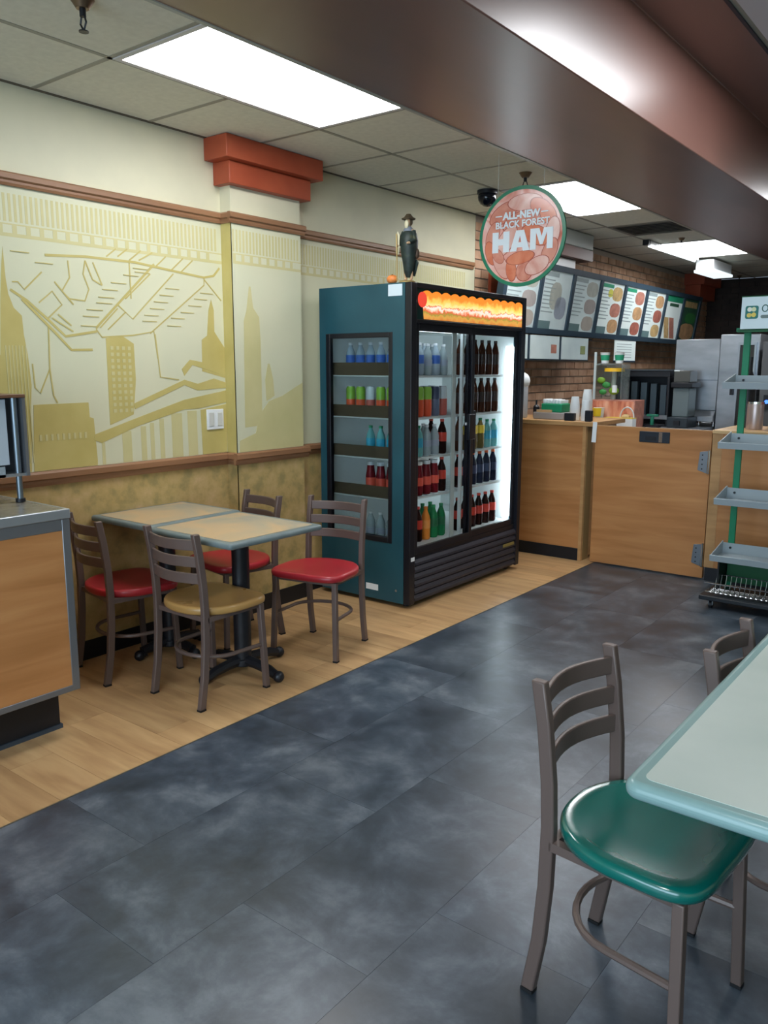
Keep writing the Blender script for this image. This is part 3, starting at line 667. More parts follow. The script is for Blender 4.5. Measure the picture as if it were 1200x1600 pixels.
# ---------------------------------------------------------------- figurine on the cooler
fg = thing('figurine', 'small carved figurine of a standing bearded person in hat and dark robe with staff', 'figurine', (-2.965, 4.04, KZ))
fx, fy, fz = -2.965, 4.04, KZ
def fp(x, y, z): return (fx+x, fy+y, fz+z)
m_robe = noise_mat('dark green robe', [(.35, (22, 34, 34)), (.6, (44, 58, 52)), (.8, (86, 84, 56))], .5, 22, 4)
m_skin = mat('painted skin', (196, 160, 124), .5); m_beard = mat('cream beard', (214, 206, 172), .6)
m_hat = mat('brown hat', (74, 62, 42), .6); m_scarf = mat('grey scarf', (120, 128, 140), .6); m_gold = mat('gold paint', (176, 150, 92), .45, .3)
def skin_mesh(name, joints, edges, radii, m, parent, sub=2):
    me = bpy.data.meshes.new(name); og = wloc(parent)
    me.from_pydata([Vector(j)-og for j in joints], edges, []); me.update()
    o = bpy.data.objects.new(name, me); COL.objects.link(o)
    sk = o.modifiers.new('skin', 'SKIN')
    for v, r in zip(me.skin_vertices[0].data, radii): v.radius = (r, r) if not isinstance(r, tuple) else r
    me.skin_vertices[0].data[0].use_root = True
    sb = o.modifiers.new('sub', 'SUBSURF'); sb.levels = sub; sb.render_levels = sub
    dg = bpy.context.evaluated_depsgraph_get(); m2 = bpy.data.meshes.new_from_object(o.evaluated_get(dg))
    bpy.data.objects.remove(o); m2.name = name
    m2.polygons.foreach_set('use_smooth', [True]*len(m2.polygons)); m2.materials.clear(); m2.materials.append(m)
    q = bpy.data.objects.new(name, m2); COL.objects.link(q); q.parent = parent
    return q
J = [fp(0, 0, .19), fp(0, 0, .25), fp(0, -.004, .30), fp(0, -.004, .325), fp(0, -.010, .352), fp(0, -.008, .374),
     fp(-.036, 0, .292), fp(-.050, -.014, .245), fp(-.044, -.046, .215), fp(-.040, -.060, .212),
     fp(.036, 0, .292), fp(.048, -.010, .242), fp(.030, -.042, .225), fp(.022, -.054, .224),
     fp(-.016, 0, .13), fp(-.017, -.004, .06), fp(-.018, 0, .022), fp(-.019, -.020, .014),
     fp(.016, 0, .13), fp(.018, .004, .06), fp(.019, .006, .022), fp(.020, -.014, .014)]
Ed = [(0, 1), (1, 2), (2, 3), (3, 4), (4, 5), (2, 6), (6, 7), (7, 8), (8, 9), (2, 10), (10, 11), (11, 12), (12, 13), (0, 14), (14, 15), (15, 16), (16, 17), (0, 18), (18, 19), (19, 20), (20, 21)]
Rr = [.022, .022, .022, .010, .017, .014, .013, .011, .008, .007, .013, .011, .008, .007, .016, .012, .008, .008, .016, .012, .008, .008]
skin_mesh('body', J, Ed, Rr, m_skin, fg)
part('robe', MB().lathe(fp(0, .004, 0), [(.018, .035), (.028, .06), (.038, .12), (.050, .18), (.054, .24), (.046, .285), (.024, .308), (.012, .312)], 18), m_robe, fg, smooth=True)
part('sleeve', MB().tube([fp(-.034, 0, .296), fp(-.053, -.014, .245), fp(-.046, -.042, .220)], .015, 10, .013), m_robe, fg, smooth=True)
part('sleeve', MB().tube([fp(.034, 0, .296), fp(.051, -.010, .245), fp(.034, -.038, .228)], .015, 10, .013), m_robe, fg, smooth=True)
part('scarf', MB().lathe(fp(0, -.002, .296), [(.032, 0), (.030, .012), (.018, .024), (.014, .03)], 16), m_scarf, fg, smooth=True)
part('beard', MB().sphere(fp(0, -.022, .336), .014, 12, (1.0, .7, 1.9)), m_beard, fg, smooth=True)
part('hair', MB().sphere(fp(0, .004, .350), .021, 12, (1.1, .8, 1.15)), m_hat, fg, smooth=True)
part('hat', MB().lathe(fp(0, -.004, .364), [(.040, 0), (.042, .005), (.028, .012), (.018, .024), (.014, .030), (.002, .032)], 18), m_hat, fg, smooth=True)
part('sash', MB().prism([(fx-.058, fz+.17), (fx-.036, fz+.16), (fx-.030, fz+.27), (fx-.046, fz+.30), (fx-.058, fz+.26)], 1, fy-.052, fy-.044), m_beard, fg, .004)
part('staff', MB().tube([fp(-.036, -.066, .010), fp(-.038, -.066, .16), fp(-.044, -.064, .28)], .0035, 8), m_gold, fg, smooth=True)
part('satchel', MB().sphere(fp(.046, .02, .17), .020, 12, (.8, .7, 1.5)), mat('brown satchel', (72, 54, 40), .6), fg, smooth=True)
part('cloak_tail', MB().prism([(fx-.004, fz+.05), (fx+.026, fz+.04), (fx+.052, fz+.12), (fx+.036, fz+.14)], 1, fy+.024, fy+.034), m_robe, fg, .003)
part('base', MB().lathe(fp(0, -.012, 0), [(.050, 0), (.050, .008), (.042, .013)], 20), m_gold, fg, smooth=True)
orr = thing('orange', 'small orange lying beside the figurine on top of the cooler', 'fruit', (-3.015, 3.985, KZ))
part('peel', MB().sphere((-3.064, 4.01, KZ+.027), .030, 16, (1.25, 1, .9)), noise_mat('orange peel', [(.3, (222, 128, 60)), (.7, (240, 150, 84))], .45, 60, 2, bump=.2), orr, smooth=True)
part('stalk', MB().cyl((-3.064, 4.01, KZ+.0535), .004, .003, 8), mat('stalk green', (70, 90, 40), .6), orr)

# ---------------------------------------------------------------- round hanging sign
HY = 4.4; hx, hz, hr = -2.413, 2.262, .284
sg = thing('hanging_sign', 'round ham advertising sign with green rim hanging on two strings', 'sign', (hx, HY, hz))
m_ham = noise_mat('ham slices print', [(.26, (150, 58, 50)), (.40, (206, 112, 90)), (.52, (228, 168, 156)), (.62, (236, 200, 192)), (.72, (214, 118, 84)), (.85, (166, 66, 54))], .16, 3.4, 2, dist=2.0, coat=.4)
part('rim', MB().cyl((hx, HY, hz), hr, .012, 64, ax=1), mat('green rim', (30, 124, 92), .3), sg, smooth=True)
part('printed_face', MB().cyl((hx, HY-.0015, hz), hr*.925, .002, 64, ax=1), m_ham, sg, smooth=True)
m_let = mat('pale lettering', (222, 232, 238), .35)
m_sl = [noise_mat('ham slice %d' % i, [(.3, c1), (.7, c2)], .16, 7, 3, dist=1.2, coat=.5) for i, (c1, c2) in enumerate((((196, 112, 92), (226, 160, 140)), ((214, 150, 134), (238, 200, 190)), ((206, 104, 72), (224, 138, 106))))]
m_slr = mat('ham rind', (170, 86, 70), .2, coat=.5)
def oval(cx, cz, a, b, t, n=22):
    return [(cx+a*math.cos(2*PI*i/n)*math.cos(t)-b*math.sin(2*PI*i/n)*math.sin(t), cz+a*math.cos(2*PI*i/n)*math.sin(t)+b*math.sin(2*PI*i/n)*math.cos(t)) for i in range(n)]
SL = [(-.12, .14, .10, .05, .5), (.02, .19, .11, .045, 0), (.14, .13, .10, .05, -.7), (-.19, .02, .08, .04, 1.2), (.20, .0, .09, .045, 1.4), (-.20, -.08, .07, .035, 1.9), (.0, .08, .12, .06, .2), (-.1, -.02, .1, .05, .9), (.1, .0, .1, .05, -.4),
      (.19, -.10, .08, .045, 1.1), (-.13, -.16, .09, .04, -1.0), (-.06, -.19, .035, .065, .15), (.03, -.20, .055, .06, -.5), (.11, -.17, .08, .045, .4), (.0, -.12, .09, .035, .15), (-.15, -.10, .05, .03, -.9)]
for i, (a_, b_, c_, d_, t_) in enumerate(SL):
    y_ = HY-.0016-.00015*i
    while max(math.hypot(p[0], p[1]) for p in oval(a_, b_, c_*1.06, d_*1.06, t_)) > hr*.915: c_ *= .95; d_ *= .95; a_ *= .985; b_ *= .985
    s_ = part('ham_slice', MB().prism([(hx+p[0], hz+p[1]) for p in oval(a_, b_, c_*1.06, d_*1.08, t_)], 1, y_, HY-.001), m_slr, sg)
    part('slice_centre', MB().prism([(hx+p[0], hz+p[1]) for p in oval(a_, b_, c_, d_, t_)], 1, y_-.00008, HY-.001), m_sl[i % 3], s_)
LY = HY-.0048
def glyph(polys, ox, oz, w_, h_):
    for q in polys: yield [(hx+ox+a_*w_, hz+oz+b_*h_) for a_, b_ in q]
HAM = {'H': [[(0,0),(.36,0),(.36,1),(0,1)], [(.64,0),(1,0),(1,1),(.64,1)], [(.36,.36),(.64,.36),(.64,.66),(.36,.66)]],
       'A': [[(0,0),(.33,0),(.56,1),(.30,1)], [(.67,0),(1,0),(.70,1),(.44,1)], [(.28,.18),(.72,.18),(.66,.42),(.34,.42)]],
       'M': [[(0,0),(.26,0),(.26,1),(0,1)], [(.74,0),(1,0),(1,1),(.74,1)], [(.20,1),(.26,1),(.56,.22),(.44,.22)], [(.74,1),(.80,1),(.56,.22),(.44,.22)], [(.26,1),(.40,1),(.56,.42),(.5,.22),(.44,.22)], [(.60,1),(.74,1),(.5,.22),(.47,.42)]]}
for ch, ox, w_ in (('H', -.190, .115), ('A', -.070, .130), ('M', .062, .145)):
    mb = MB()
    for i, q in enumerate(glyph(HAM[ch], ox, -.082, w_, .118)): mb.prism(q, 1, LY-.0001*i, HY-.0035)
    part('lettering', mb, m_let, sg)
lettering('BLACK FOREST', .052, m_let, sg, (hx+.006, HY-.0052, hz+.056), FACE_Y, .0013, sx=1.0)
lettering('ALL-NEW', .056, m_let, sg, (hx, HY-.0052, hz+.104), FACE_Y, .0026)
for x in (-.150, .150): part('rule', B(hx+x-.022, HY-.0052, hz+.122, hx+x+.022, HY-.004, hz+.128), m_let, sg)
m_str = mat('white cord', (190, 192, 186), .6)
for x in (-.165, .135):
    z0 = hz+math.sqrt(hr*hr-x*x)-.012
    part('string', MB().tube([(hx+x, HY+.006, z0), (hx+x, HY+.006, CEIL)], .0016, 6), m_str, sg)

# ---------------------------------------------------------------- ceiling fittings
cm = thing('security_camera', 'black dome security camera on the ceiling left of the round sign', 'camera', (-3.15, 5.23, CEIL))
part('mount', MB().cyl((-3.15, 5.23, CEIL-.025), .072, .025, 24), m_blk, cm, smooth=True)
part('dome', MB().sphere((-3.15, 5.23, CEIL-.045), .066, 20, (1, 1, 1)), mat('smoked dome', (10, 14, 26), .12), cm, smooth=True)
m_brass = mat('tarnished brass', (120, 98, 76), .4, .7)
def sprinkler(x, y, label, s=1):
    t = thing('sprinkler', label, 'sprinkler', (x, y, CEIL), 0, 'ceiling sprinklers')
    part('escutcheon', MB().lathe((x, y, CEIL-.03*s), [(.022*s, 0), (.034*s, .018*s), (.042*s, .03*s)], 20), m_brass, t, smooth=True)
    part('pipe', MB().cyl((x, y, CEIL-.055*s), .011*s, .03*s, 12), m_iron, t, smooth=True)
    part('frame_arm', MB().tube([(x-.010*s, y, CEIL-.055*s), (x-.017*s, y, CEIL-.075*s), (x, y, CEIL-.10*s)], .0035*s, 6).tube([(x+.010*s, y, CEIL-.055*s), (x+.017*s, y, CEIL-.075*s), (x, y, CEIL-.10*s)], .0035*s, 6), m_iron, t, smooth=True)
    part('deflector', MB().cyl((x, y, CEIL-.104*s), .017*s, .004, 14), m_iron, t)
sprinkler(-2.69, 1.76, 'dark sprinkler head at the top left corner of the picture')
sprinkler(-2.68, 4.92, 'brass sprinkler head right behind the round hanging sign')
sprinkler(-2.75, 8.20, 'sprinkler head just in front of the farthest lit panel', .8)
sprinkler(-3.18, 11.9, 'sprinkler head close to the dark back wall', .8)
vt = thing('ceiling_vent', 'square slatted air vent in the ceiling between two lit panels', 'vent', (xc, 7.5, CEIL))
vy0 = 2.13+8*P
part('backing', B(X1+.02, vy0+.02, CEIL+.004, X2-.02, vy0+P-.02, CEIL+.012), mat('vent dark', (30, 30, 32), .7), vt)
m_vent = mat('vent grey', (120, 116, 106), .5)
part('frame', MB().box(X1+.012, vy0+.012, CEIL-.004, X1+.04, vy0+P-.012, CEIL+.006).box(X2-.04, vy0+.012, CEIL-.004, X2-.012, vy0+P-.012, CEIL+.006).box(X1+.04, vy0+.012, CEIL-.004, X2-.04, vy0+.04, CEIL+.006).box(X1+.04, vy0+P-.04, CEIL-.004, X2-.04, vy0+P-.012, CEIL+.006), m_vent, vt)
for k in range(7):
    y = vy0+.07+k*.074
    part('slat', MB().prism([(y, CEIL-.003), (y+.012, CEIL-.003), (y+.040, CEIL+.004), (y+.030, CEIL+.004)], 0, X1+.04, X2-.04), m_vent, vt)
# emergency light; its glowing bar is a fluorescent reflection built as a tube
el = thing('emergency_light', 'white twin panelled light fitting on a rail beside the farthest lit panel', 'light fitting', (-3.06, 10.1, CEIL))
part('rail', B(-3.085, 8.15, CEIL-.035, -3.045, 9.7, CEIL), m_white, el)
part('reflection_bar', MB().cyl((-3.065, 8.2, CEIL-.045), .014, 1.42, 10, ax=1), mat('reflection bar glow', (240, 250, 255), .4, emit=3), el)
part('end_cap', B(-3.095, 8.10, CEIL-.05, -3.035, 8.16, CEIL), m_iron, el)
part('housing', B(-3.10, 9.78, CEIL-.13, -2.90, 10.5, CEIL-.02), m_white, el, .006)
part('bracket', B(-3.03, 10.1, CEIL-.02, -2.97, 10.2, CEIL), m_iron, el)
part('lens', B(-3.11, 9.75, CEIL-.165, -2.88, 10.5, CEIL-.13), mat('lit lens', (225, 238, 242), .4, emit=1.2), el, .01)
# air curtain above the menu
ac = thing('air_curtain', 'white wall mounted air unit with brown valance behind the round sign', 'air unit', (WALLX, 7.4, 2.6))
part('housing', B(WALLX+.004, 6.5, 2.60, -3.36, 7.55, CEIL-.004), mat('grey white housing', (176, 184, 180), .4), ac, .01)
part('valance', B(WALLX+.004, 6.5, 2.50, -3.36, 7.55, 2.60), mat('brown valance', (122, 92, 84), .45), ac, .003)
part('lower_box', B(WALLX+.004, 6.55, 2.415, -3.42, 7.30, 2.494), m_white, ac, .004)

# ---------------------------------------------------------------- menu boards
mn = thing('menu_board', 'long tilted menu board of eight upper panels with food photos along the brick wall', 'menu board', (-3.5, 8.5, 1.84))
m_mf = mat('menu frame slate', (52, 70, 84), .4)
m_paper = mat('menu paper', (214, 226, 224), .4, emit=.16)  # slight glow added to brighten the paper, no lamp behind it
m_pg = noise_mat('greyed menu paper', [(.3, (188, 204, 206)), (.7, (206, 220, 220))], .4, 4, 3)  # greyer paper; glare on the left upper panels painted in
p_ = m_pg.node_tree.nodes['Principled BSDF']; p_.inputs['Emission Color'].default_value = lin((190, 208, 210)); p_.inputs['Emission Strength'].default_value = .10   # same slight glow added to brighten these panels
xb, xt, zb, zt = -3.50, -3.42, 1.838, 2.385
def tilt(z, d=0): return xb+(xt-xb)*(z-zb)/(zt-zb)+d
def slab(mb, y0, y1, z0, z1, d0, d1):
    return mb.add([(tilt(z0, d0), y0, z0), (tilt(z0, d1), y0, z0), (tilt(z0, d1), y1, z0), (tilt(z0, d0), y1, z0), (tilt(z1, d0), y0, z1), (tilt(z1, d1), y0, z1), (tilt(z1, d1), y1, z1), (tilt(z1, d0), y1, z1)],
                  [(0,3,2,1),(4,5,6,7),(0,1,5,4),(1,2,6,5),(2,3,7,6),(3,0,4,7)])
PW_ = .632; my0 = 6.04
part('back_board', slab(MB(), my0, my0+8*PW_, zb, zt, -.05, -.012), m_mf, mn)
fm = MB(); slab(fm, my0-.03, my0+8*PW_+.03, zb-.03, zb+.02, -.05, .012); slab(fm, my0-.03, my0+8*PW_+.03, zt-.02, zt+.03, -.05, .012)
for k in range(9): slab(fm, my0+k*PW_-.03, my0+k*PW_+.03, zb+.02, zt-.02, -.05, .012)
part('frame', fm, m_mf, mn)
FOOD = [(200, 136, 118), (212, 168, 122), (190, 116, 98), (222, 188, 130), (164, 178, 120)]
GLARE = [(186, 190, 180), (176, 168, 164), (190, 182, 172), (160, 170, 184)]
m_food = [noise_mat('food print %d' % i, [(.3, tuple(int(v*.8) for v in c)), (.7, c)], .45, 14, 4, dist=1) for i, c in enumerate(FOOD)]
m_glare = [noise_mat('glare print %d' % i, [(.3, tuple(int(v*.93) for v in c)), (.7, c)], .45, 10, 4, dist=1) for i, c in enumerate(GLARE)]  # glare on the left panels painted as paler, greyer prints
m_txt = mat('grey print', (150, 166, 168), .5); m_gh = mat('green heading', (40, 150, 110), .45); m_dgp = mat('dark green print', (52, 96, 72), .5); m_foot = mat('footer print', (104, 132, 134), .5)
def blob(y, z, ry, rz, d, n=14, sq=2.6):
    pts = []
    for i in range(n):
        a = 2*PI*i/n; pts.append((y+ry*math.copysign(abs(math.cos(a))**(2/sq), math.cos(a)), z+rz*math.copysign(abs(math.sin(a))**(2/sq), math.sin(a))))
    mb = MB(); vs = [(tilt(q, d), p, q) for p, q in pts]+[(tilt(q, d+.0015), p, q) for p, q in pts]
    return mb.add(vs, [tuple(range(n))[::-1], tuple(range(n, 2*n))]+[(i, (i+1) % n, n+(i+1) % n, n+i) for i in range(n)])
for k in range(8):
    y0 = my0+k*PW_+.03; y1 = y0+PW_-.06; z0, z1 = zb+.02, zt-.02; W = y1-y0; H = z1-z0
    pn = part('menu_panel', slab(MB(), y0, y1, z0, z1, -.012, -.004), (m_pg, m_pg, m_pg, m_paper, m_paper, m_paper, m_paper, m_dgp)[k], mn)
    if k == 7:
        part('food_photo', blob(y0+W*.5, z0+H*.22, W*.48, H*.20, -.004), m_food[1], pn)
        part('heading', slab(MB(), y0+W*.1, y1-W*.1, z1-H*.2, z1-H*.06, -.004, -.002), m_food[3], pn)
        part('food_photo', blob(y0+W*.6, z0+H*.55, W*.35, H*.13, -.004), mat('herb print', (60, 130, 70), .5), pn); continue
    if k == 6:
        part('heading', slab(MB(), y0, y1, z1-H*.14, z1, -.004, -.002), m_gh, pn)
        part('heading', slab(MB(), y0+W*.25, y1-W*.2, z1-H*.24, z1-H*.17, -.004, -.002), m_dgp, pn)
        mb = MB(); 
        for a, b in ((.02, .30), (.34, .62)):
            zs = [z0+H*.02, z0+H*.5]
            pts = [(y0+W*(a+.25), zs[0]), (y0+W*(b+.25), zs[0]), (y0+W*b, zs[1]), (y0+W*a, zs[1])]
            part('food_photo', MB().add([(tilt(q, -.004), p, q) for p, q in pts]+[(tilt(q, -.002), p, q) for p, q in pts], [(3,2,1,0),(4,5,6,7),(0,1,5,4),(1,2,6,5),(2,3,7,6),(3,0,4,7)]), m_food[3 if a < .1 else 0], pn)
        continue
    part('heading', slab(MB(), y0+W*.05, y0+W*.52, z1-H*.10, z1-H*.03, -.004, -.002), m_gh if k in (3, 4) else m_txt, pn)
    part('footer', slab(MB(), y0, y0+W*.45, z0, z0+H*.14, -.004, -.002), m_foot, pn)
    tx = MB()
    for r in range(9): slab(tx, y0+W*.07, y0+W*(.35+.12*((r*5+k) % 3)/2), z1-H*(.17+.068*r), z1-H*(.15+.068*r), -.004, -.0025)
    o = part('small_print', tx, m_txt, pn); o['kind'] = 'stuff'
    if k == 1:
        part('food_photo', blob(y0+W*.5, z0+H*.58, W*.20, H*.24, -.004), m_glare[0], pn); part('food_photo', blob(y0+W*.72, z0+H*.38, W*.2, H*.2, -.004), m_glare[3], pn)
    else:
        for j, zc in enumerate((.80, .48, .16)): part('food_photo', blob(y0+W*.74, z0+H*zc, W*.23, H*.14, -.004), (m_glare[j] if k < 3 else m_food[(j+k) % 4]), pn)
        if k == 3: part('price_flash', blob(y0+W*.42, z0+H*.80, W*.1, H*.08, -.004), mat('yellow flash', (214, 212, 90), .5), pn)
# lower row
lw = thing('lower_menu_board', 'lower row of two pale menu panels in slate frames under the long board', 'menu board', (-3.5, 6.9, 1.58))
def low(y0, y1, parent, z0=1.575, z1=1.797):
    f = part('frame', MB().box(xb-.03, y0, z0, xb-.005, y1, z1), m_mf, parent)
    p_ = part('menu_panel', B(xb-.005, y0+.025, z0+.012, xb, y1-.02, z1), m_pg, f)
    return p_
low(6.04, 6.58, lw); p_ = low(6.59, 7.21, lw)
low(7.22, 7.86, lw)
part('back_rail', B(xb-.05, 6.04, 1.785, xb-.0305, 8.0, 1.797), m_mf, lw)
for yy, c in ((7.02, 0), (7.66, 4)): part('food_photo', B(xb, yy, 1.64, xb+.002, yy+.11, 1.72), m_food[c], lw)
l2 = thing('paper_notice', 'single pale paper panel hanging under the long menu board beside the cup stacks', 'notice', (xb, 8.7, 1.58))
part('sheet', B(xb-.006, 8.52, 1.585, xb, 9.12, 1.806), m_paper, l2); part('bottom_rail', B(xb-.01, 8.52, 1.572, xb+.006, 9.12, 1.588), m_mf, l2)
mb = MB()
for r in range(6): mb.box(xb, 8.58, 1.62+r*.028, xb+.0015, 9.0, 1.626+r*.028)
o = part('small_print', mb, m_txt, l2); o['kind'] = 'stuff'
pp = thing('poster', 'small colourful food poster on the brick wall below the round sign', 'poster', (WALLX, 6.75, 2.2))
part('print', B(WALLX+.004, 6.36, 2.02, WALLX+.012, 6.95, 2.36), m_food[3], pp); part('yellow_patch', B(WALLX+.012, 6.72, 2.1, WALLX+.014, 6.86, 2.34), mat('yellow print', (214, 206, 100), .5), pp)
part('dark_patch', B(WALLX+.012, 6.44, 2.26, WALLX+.014, 6.68, 2.35), m_iron, pp)

# ---------------------------------------------------------------- kitchen counters and gate
GY = 5.88
c1 = thing('wooden_counter', 'wood fronted counter with black base just right of the cooler', 'counter', (-2.95, GY, 0))
part('front_panel', B(-3.5, GY, .098, -2.635, GY+.015, 1.062), m_wood, c1)
part('corner_edging', B(-2.635, GY-.002, 0, -2.608, GY+.025, 1.062), m_woodd, c1)
part('carcass', B(-3.5, GY+.015, .02, -2.612, GY+.60, 1.062), m_woodd, c1)
part('end_panel', B(-2.612, GY+.025, .0, -2.606, GY+.13, 1.062), mat('darker edging', (138, 112, 70), .5), c1)  # deeper tone than the maple edging
part('worktop', B(-3.5, GY-.012, 1.062, -2.545, GY+.62, 1.097), m_woodd, c1, .004)
part('base', B(-3.5, GY-.004, 0, -2.635, GY+.014, .098), m_black, c1)
gt = thing('counter_gate', 'swinging wood laminate counter gate with latch plate and two steel hinges', 'gate', (-2.1, GY, 0))
part('gate_panel', B(-2.532, GY, .012, -1.672, GY+.035, 1.070), m_wood, gt, .002)
part('top_edge', B(-2.532, GY, 1.070, -1.672, GY+.035, 1.074), m_woodd, gt)
m_lat = mat('dark latch', (34, 42, 52), .35)
lt = part('latch_plate', B(-2.187, GY-.010, .968, -1.964, GY, 1.048), m_lat, gt, .003)
part('chrome_bolt', B(-2.04, GY-.018, .972, -2.015, GY-.010, 1.044), m_chrome, lt)
part('latch_bar', B(-2.14, GY-.014, .985, -2.06, GY-.010, 1.012), m_iron, lt)
m_hinge = mat('steel hinge', (140, 148, 156), .3, .9)
for z0, z1 in ((.772, .930), (.10, .262)):
    h = part('hinge', MB().prism([(-1.755, z0+.02), (-1.69, z0), (-1.69, z1), (-1.745, z1-.008)], 1, GY-.006, GY), m_hinge, gt, .001)
    part('hinge_pin', MB().cyl((-1.680, GY-.009, z0-.002), .009, z1-z0+.01, 10), m_chrome, h, smooth=True)
    for q in range(4): part('screw', MB().cyl((-1.725, GY-.008, z0+.03+q*.033), .005, .003, 8, ax=1), m_iron, h)
c2 = thing('wooden_counter', 'wood fronted counter with pale nosing right of the gate, behind the display rack', 'counter', (-.6, GY, 0))
part('front_panel', B(-1.60, GY, .098, .6, GY+.02, 1.055), m_wood, c2)
part('edging_post', B(-1.666, GY-.002, .098, -1.60, GY+.03, 1.055), m_woodd, c2)
part('carcass', B(-1.666, GY+.03, .02, .6, GY+.6, 1.055), m_woodd, c2)
part('worktop', B(-1.668, GY-.015, 1.055, .6, GY+.62, 1.082), mat('pale maple nosing', (222, 184, 132), .35), c2, .005)
part('base', B(-1.655, GY-.006, 0, .6, GY+.02, .098), m_black, c2)
bc = thing('back_counter', 'stainless back counter behind the gate carrying the kitchen machines', 'counter', (-2.6, 7.0, 0))
part('worktop', B(-3.40, 6.62, .96, -2.095, 8.05, 1.0), m_steel2, bc, .003)
part('cabinet', B(-3.38, 6.66, .10, -2.11, 8.0, .96), m_steel, bc); part('plinth', B(-3.35, 6.70, 0, -2.14, 7.95, .10), m_black, bc)
BT = 1.001

# items on the left counter
CTZ = 1.098
def cup_stack(x, y, z, n, label, group, col=m_white, r=.036, h=.10, st=.014, up=False):
    t = thing('cup_stack', label, 'cups', (x, y, z), 0, group)
    for k in range(n):
        part('cup', MB().lathe((x, y, z+k*st), [(r, 0), (r*1.05, .004), (r*.74, h)] if not up else [(r*.74, 0), (r, h-.006), (r*1.06, h)], 16), col, t, smooth=True)
cup_stack(-2.775, GY+.14, CTZ, 7, 'shorter stack of white paper cups on the counter right of the cooler', 'cup stacks', r=.038)
cup_stack(-2.70, GY+.20, CTZ, 11, 'tallest stack of white paper cups on the counter right of the cooler', 'cup stacks', r=.04)
cup_stack(-2.665, GY+.10, CTZ, 5, 'low stack of white paper cups at the counter corner', 'cup stacks', r=.036)
sb = thing('straw_caddy', 'green and white paper goods piled on a small grey caddy on the counter', 'caddy', (-2.95, GY+.2, CTZ))
part('tray', B(-3.11, GY+.08, CTZ, -2.84, GY+.30, CTZ+.055), mat('grey plastic', (150, 144, 142), .5), sb, .006)
mp = part('green_packs', B(-3.05, GY+.10, CTZ+.055, -2.87, GY+.26, CTZ+.125), mat('green packs', (22, 134, 92), .5), sb, .008)
for k in range(6): part('napkin', MB().box(-3.04+k*.028, GY+.11, CTZ+.125, -3.022+k*.028, GY+.25, CTZ+.16-.004*(k % 3)), m_white, sb, .003)
part('kraft_sleeve', B(-3.08, GY+.082, CTZ+.055, -2.95, GY+.098, CTZ+.075), mat('kraft sleeve', (200, 166, 122), .6), sb)
dk = thing('pump_bottle', 'small black pump bottle on the counter beside the cooler', 'bottle', (-3.13, GY+.22, CTZ))
part('body', MB().lathe((-3.17, GY+.25, CTZ), [(.024, 0), (.026, .01), (.026, .09), (.012, .105)], 14), m_iron, dk, smooth=True); part('pump', MB().cyl((-3.17, GY+.25, CTZ+.103), .008, .04, 8), m_iron, dk)
wd = thing('white_canister', 'white dome topped canister on the counter edge half hidden by the cooler', 'canister', (-3.25, GY+.2, CTZ))
part('body', MB().lathe((-3.265, GY+.15, CTZ), [(.055, 0), (.06, .01), (.06, .25), (.052, .26)], 20), mat('pale translucent body', (188, 192, 200), .3), wd, smooth=True)
part('dome_lid', MB().sphere((-3.265, GY+.15, CTZ+.30), .075, 18), m_white, wd, smooth=True)
nc = thing('cup_holder', 'black cup and lid holder at the corner of the left counter', 'holder', (-2.64, GY+.06, CTZ))
part('left_box', B(-2.80, GY+.005, CTZ, -2.72, GY+.05, CTZ+.06), m_iron, nc, .004); part('right_box', B(-2.63, GY+.005, CTZ, -2.58, GY+.05, CTZ+.085), m_iron, nc, .004)
tg = thing('paper_tag', 'white paper strip hanging at the counter corner beside the gate', 'paper', (-2.54, GY-.02, 1.0))
part('strip', MB().prism([(-2.555, .945), (-2.520, .945), (-2.515, 1.10), (-2.548, 1.10)], 1, GY-.018, GY-.015), m_white, tg)
yc = thing('paper_cup', 'yellow and white paper cup behind the gate corner', 'cup', (-2.86, 6.675, BT))
part('cup_wall', MB().lathe((-2.85, 6.67, BT), [(.030, 0), (.046, .165), (.048, .169)], 18), m_white, yc, smooth=True)
part('yellow_band', MB().lathe((-2.855, 6.665, BT), [(.040, .095), (.0475, .165)], 18), mat('yellow print band', (232, 198, 40), .5), yc, smooth=True)

# printed box, white caddy, dispenser
pb = thing('printed_box', 'carton with pink food print on the back counter behind the gate', 'box', (-2.84, 7.1, BT))
part('carton', B(-2.95, 6.73, BT, -2.56, 6.95, 1.235), m_food[0], pb, .003); part('print_side', B(-2.94, 6.728, BT+.01, -2.57, 6.73, 1.225), noise_mat('pink stripe print', [(.35, (168, 84, 64)), (.5, (206, 130, 100)), (.7, (222, 168, 140))], .5, 7, 3, (3, 1, .6)), pb)
wc = thing('white_caddy', 'low white carton with yellow rim and wire handle in front of the printed box', 'box', (-2.7, 6.85, BT))
part('carton', B(-2.775, 6.63, BT, -2.535, 6.715, 1.085), m_white, wc, .003); part('yellow_rim', B(-2.775, 6.629, 1.085, -2.535, 6.716, 1.093), mat('yellow rim', (222, 196, 84), .5), wc)
part('handle', MB().tube([(-2.60+.06*math.cos(a), 6.67, 1.09+.09*math.sin(a)) for a in [PI*k/10 for k in range(11)]], .006, 8), mat('pale handle', (196, 200, 200), .4), wc, smooth=True)
part('contents', MB().sphere((-2.61, 6.67, 1.097), .038, 10, (1, .9, .7)), m_food[3], wc, smooth=True)
bd_ = thing('juice_dispenser', 'clear lemonade dispenser tower with yellow disc and green leaves behind the gate', 'dispenser', (-2.82, 6.84, 1.237))
m_acr = mat('clear acrylic', (225, 235, 235), .08, trans=.9, ior=1.1)
part('tank', MB().box(-2.945, 6.75, 1.237, -2.939, 6.93, 1.53).box(-2.70, 6.75, 1.237, -2.694, 6.93, 1.53).box(-2.939, 6.924, 1.237, -2.70, 6.93, 1.53), m_acr, bd_)
